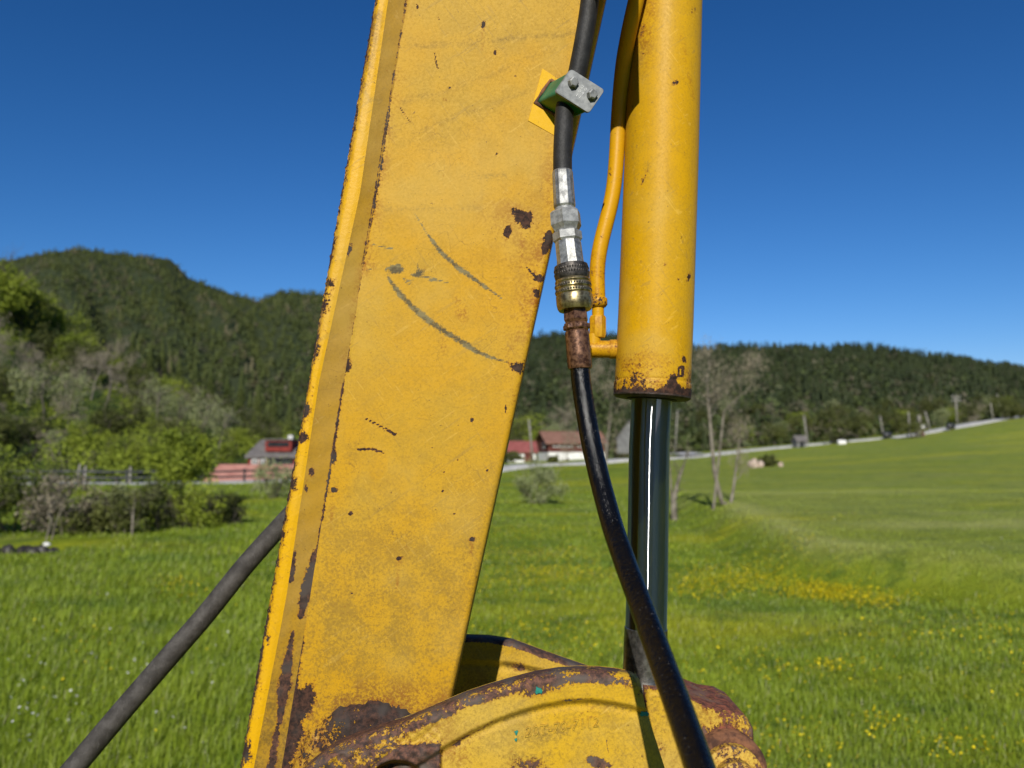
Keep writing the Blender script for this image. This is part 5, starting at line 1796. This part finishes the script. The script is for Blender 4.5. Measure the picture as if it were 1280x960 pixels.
topn = lin([(330, 1010), (355, 985), (385, 955), (413, 933), (440, 921), (470, 911), (505, 901), (540, 886), (580, 869), (610, 859), (640, 850), (670, 842), (700, 837.5), (725, 836), (750, 836.5), (775, 839), (790, 842), (796, 845), (800, 851)])
grn = lin([(330, 1060), (480, 985), (530, 951), (560, 931), (590, 914), (620, 900), (650, 889), (680, 881), (710, 876), (740, 875), (765, 878), (785, 882), (803, 887), (850, 897)])
endn = lin([(0, 800), (851, 800), (880, 806), (910, 815), (960, 831), (1100, 872)])


def blk(u, v):
    # hub block round the pivot hole at the lever's left end
    b = float(sstep(549, 553, u)); b = 1 - b
    m = b * float(sstep(918, 930, v - 0.10 * (552 - u)))
    r = math.hypot(u - 497, v - 990)
    h = 0.010 * (1 - float(sstep(36, 41, r)))
    lump = 0.0012 * math.sin(u * .35) * math.sin(v * .41) * b + 0.001 * math.sin(u * .13 + v * .2) * b
    return -0.010 * m * float(sstep(925, 940, v)) + h * 3.5 * b + lump


mN = {
    'rust': [lambda u, v: 0.69 * (1 - sstep(13, 25, v - topn(u))) * (1 - 0.40 * sstep(740, 800, u)) * (1 - .18 * np.exp(-((v - topn(u) - 5) / 4) ** 2)), lambda u, v: 0.55 * (1 - sstep(480, 560, u)), poly([(470, 950), (500, 930), (551, 928), (551, 965), (470, 965)], .95, 6),
             ell(605, 862, 40, 14, -18, .62, .8), ell(672, 862, 28, 9, -10, .62, .8), ell(748, 953, 14, 6, 15, 1.0, .6), ell(662, 955, 30, 8, 0, .50, 1), seg([(565, 932), (620, 900)], 1.6, .6), seg([(700, 876), (740, 873)], 1.6, .55), ell(572, 930, 4, 4, 0, .8), ell(733, 890, 4, 4, 0, .45), seg([(758, 925), (761, 942)], .8, .7), ell(806, 886, 2, 3, 0, .4)],
    'dirt_shade': [lambda u, v: 0.30 + 0 * u, ell(690, 918, 46, 14, -10, .62, .9), ell(665, 952, 45, 12, 0, .8, .9), seg([(565, 934), (620, 903), (680, 884), (740, 878), (803, 890)], 4, .75, 1.2), lambda u, v: .7 * (1 - sstep(500, 590, u))],  # the long line along the groove is shade under the rib, painted dark
    'fresh': [ell(725, 862, 60, 12, 0, .8, .8), ell(720, 890, 40, 12, 0, .4, 1), ell(780, 940, 50, 20, 0, .3, 1)],
    'stain': [ell(735, 892, 8, 8, 0, .7), seg([(560, 940), (600, 912)], 6, .6), lambda u, v: .6 * (1 - sstep(520, 600, u)), ell(575, 940, 14, 14, 0, .8)],
    'scrape': [],
}
nl, cast = lever('linkage_lever', 'near cast yellow lever with rusty curved rim and a raised part number', topn, grn, 330, endn, 1100, 0.938, 0.05, 15, 0.009, mN, blk)
# casting number, raised out of the web
o_ = P(703, 909, 0.9462)
a_ = math.radians(8)
ex = np.array([math.cos(a_), 0, math.sin(a_)]); ez = np.array([0, -1.0, 0]); ey = np.array([-math.sin(a_), 0, math.cos(a_)])
Wv, Fs = text_mesh('20T-70-7112', 0.0165, 0.0013, o_, ex, ey + 0.25 * ex, ez, 'num', M['lever'], nl, 1.05)
mk('raised_number', Wv, Fs, M['lever'], nl, False, dict(zero(len(Wv)), dirt_shade=np.full(len(Wv), .45)))
# flakes where the old teal coat shows
for (u, v, w, h) in ((673, 863.5, 4, 4), (805, 892.5, 5, 3), (645.5, 916, 2.2, 2.6), (645, 925, 1.8, 1.8)):
    yy = 0.9355 if v < 880 else 0.9455
    c0 = P(u, v, yy)
    ang = np.arange(9) * 2 * math.pi / 9
    rr = 1 + 0.35 * np.sin(np.arange(9) * 2.4 + u)
    ring = np.stack([c0[0] + w * 0.001 * rr * np.cos(ang), np.full(9, c0[1]), c0[2] + h * 0.001 * rr * np.sin(ang)], 1)
    Vf = np.concatenate([ring + [0, .0035, 0], ring, [c0 + [0, -.0003, 0]]])
    Fs = [(k, (k + 1) % 9, 9 + (k + 1) % 9, 9 + k) for k in range(9)] + [(9 + k, 9 + (k + 1) % 9, 18) for k in range(9)]
    mk('paint_flake', Vf, Fs, M['teal'], nl)

topf = lin([(500, 812), (540, 800), (575, 794.5), (610, 795.5), (640, 800), (680, 815), (735, 834), (770, 848), (820, 872)])
grf = lin([(500, 838), (575, 826), (640, 829), (680, 838), (735, 852), (830, 890)])
endf = lin([(0, 810), (870, 810), (1100, 850)])
mF = {'rust': [lambda u, v: 0.75 * (1 - sstep(6, 11, v - topf(u))), ell(650, 834, 8, 5, 10, .7)], 'dirt_shade': [lambda u, v: .35 + 0 * u, seg([(630, 830), (690, 842)], 4, .8)], 'stain': [lambda u, v: .5 * sstep(830, 860, v)], 'fresh': [ell(650, 812, 30, 12, 15, .5, 1)]}  # dark line along the groove is painted shade, the rest is dirt
lever('linkage_lever', 'far cast yellow lever half in shadow behind the arm', topf, grf, 500, endf, 1000, 1.245, 0.05, 8, 0.008, mF)

# ================================================================== hoses and quick coupling
hx = lin([(215, 703), (262, 706), (290, 708.5), (303, 710), (332, 713.5), (350, 715.5), (385, 718.8), (413, 721), (460, 725)])
hy = lin([(0, 0.955), (215, 0.962), (460, 0.952)])


def hp(v):
    return P(float(hx(v)), v, float(hy(v)))


up = thing('hydraulic_hose', P(716, 390, 0.955), 'black hose running down from the green clamp to a silver coupling', 'hydraulic hose')
path = [P(826, -610, .974), P(780, -400, .972), P(768, -330, .972), P(752, -150, .968), P(742, -40, .966), (P(735, 20, .966)), P(728, 60, .966), base_c + n3 * H3 * 0.52 - e2 * 0.012, base_c + n3 * H3 * 0.52 + e2 * 0.012, P(705, 155, .964), P(703.2, 185, .963), P(703, 214, .962), hp(222)]
mb = MB(); mb.tube(smooth_path(path, 130), 0.0124, 28)
mb.build('hose', M['rubber'], up, True)
K = 0.001 * 0.955 / 0.950        # metres per photo pixel there


def lathe(name, rows_, mat, parent, n=40, phase=0.0, angle=30):
    mb = MB()
    mb.tube([hp(v) for v, r in rows_], [r * K for v, r in rows_], n, True, phase)
    return mb.build(name, mat, parent, n > 8, None, angle)


lathe('ferrule', [(214, 12.6), (216, 13.4), (240, 13.8), (258, 14.2), (261, 13.0)], M['zinc'], up, 16, 0.1, 20)
lathe('ferrule_neck', [(260, 13.0), (265, 13.2)], M['zinc_flat'], up)
lathe('swivel_nut', [(264, 17), (267, 20.5), (282, 20.8), (287, 17.5), (290, 16)], M['zinc_flat'], up, 6, 0.25)
lathe('lock_nut', [(289, 16.0), (291, 18.8), (300, 18.8), (303, 16.5)], M['zinc_flat'], up, 6, 0.6)
lathe('adapter', [(302, 16), (304, 16.8), (312, 17.0), (326, 17.2), (331, 18.0), (333, 18)], M['zinc'], up, 10, 0.25, 20)
kn = lathe('knurled_ring', [(331, 18), (332.5, 21.2), (335, 21.8), (346, 22.2), (349, 21.4), (350.5, 20.6)], M['black_steel'], up, 64)
sl = lathe('coupling_sleeve', [(349.5, 20.6), (351, 22.0), (353, 22.6), (354.5, 21.8), (356, 22.8), (360, 23.0), (361.5, 22.0), (363, 23.0), (367, 23.1), (368.5, 22.2), (370, 23.0), (380, 23.0), (385, 22.2), (388, 20.5), (388.5, 15)], M['brass'], up, 64)
tag(sl, 'yellowish zinc sleeve of the quick coupling')
# knurls: small raised lozenges round ring and sleeve
mb = MB()
for v, r, n in ((338, 22.0, 44), (343, 22.1, 44), (358, 22.9, 44), (365, 23.05, 44)):
    T = hp(v + 1) - hp(v); T /= np.linalg.norm(T)
    a = np.array([0, -1.0, 0]); a -= (a @ T) * T; a /= np.linalg.norm(a); b = np.cross(T, a)
    for k in range(n):
        th = 2 * math.pi * (k + (0.5 if v in (343, 365) else 0)) / n
        nrm = math.cos(th) * a + math.sin(th) * b
        tg = -math.sin(th) * a + math.cos(th) * b
        c0 = hp(v) + nrm * r * K
        mb.add([c0 + tg * .0013, c0 + T * .0022, c0 - tg * .0013, c0 - T * .0022, c0 + nrm * .0007], [(0, 1, 4), (1, 2, 4), (2, 3, 4), (3, 0, 4)])
tag(mb.build('knurling', M['black_steel'], up), kind='stuff')

lo = thing('hydraulic_hose', P(890, 1010, .55), 'greasy black hose curving down from the coupling across the chrome rod', 'hydraulic hose')
lathe('hex_nut', [(384, 14), (386, 15.6), (400, 16.4), (404, 14.6), (405, 16.6), (411, 16.8), (414, 14.8)], M['rusty_steel'], lo, 6, 0.2)
lathe('collar_ring', [(405.5, 16.4), (407, 17.2), (410.5, 17.2), (412, 16.4)], M['rusty_steel'], lo, 6, 0.75)
tag(lathe('rusty_ferrule', [(413, 13.5), (415, 15.2), (440, 15.4), (458, 15.4), (461, 14.4), (461.5, 12)], M['rusty_steel'], lo, 24, 0, 25), 'rust-brown ferrule crimped on the hose end')
pts = [(724.5, 452, .953), (726, 475, .950), (731, 510, .945), (739, 555, .930), (751, 605, .905), (766, 660, .870), (783, 708, .830), (801, 755, .790), (823, 815, .735), (845, 875, .685), (868, 940, .635), (893, 1015, .585), (930, 1130, .52), (985, 1290, .45)]
mb = MB(); mb.tube(smooth_path([P(*p) for p in pts], 120), 0.01235, 28)
mb.build('hose', M['rubber_grease'], lo, True)

lf = thing('hydraulic_hose', P(95, 957, 1.155), 'thick dusty grey hose slanting down to the left from behind the arm', 'hydraulic hose')
pts = [(462, 560, 1.205), (440, 574, 1.26), (412, 595, 1.30), (374, 632, 1.31), (340, 669, 1.30), (306, 707, 1.27), (256, 770, 1.235), (198, 836, 1.205), (149, 893, 1.18), (95, 957, 1.155), (40, 1022, 1.13), (-60, 1140, 1.09)]
mb = MB(); mb.tube(smooth_path([P(*p) for p in pts], 90), 0.0160, 28)
mb.build('hose', M['rubber_dust'], lf, True)

# unseen block added above the picture to shade the top of the pressure pipe
vb = P(763, -128, .90)
mb = MB(); mb.box((vb[0] + .010, .925, vb[2] + .02), (.057, .09, .20)); blk_ = mb.build('shade_block', M['pipe'], arm, False, zero(8))
mb = MB(); mb.box((vb[0] - .02, .985, vb[2] + .06), (.06, .03, .08)); mb.build('shade_block_bracket', M['pipe'], arm, False, zero(8))
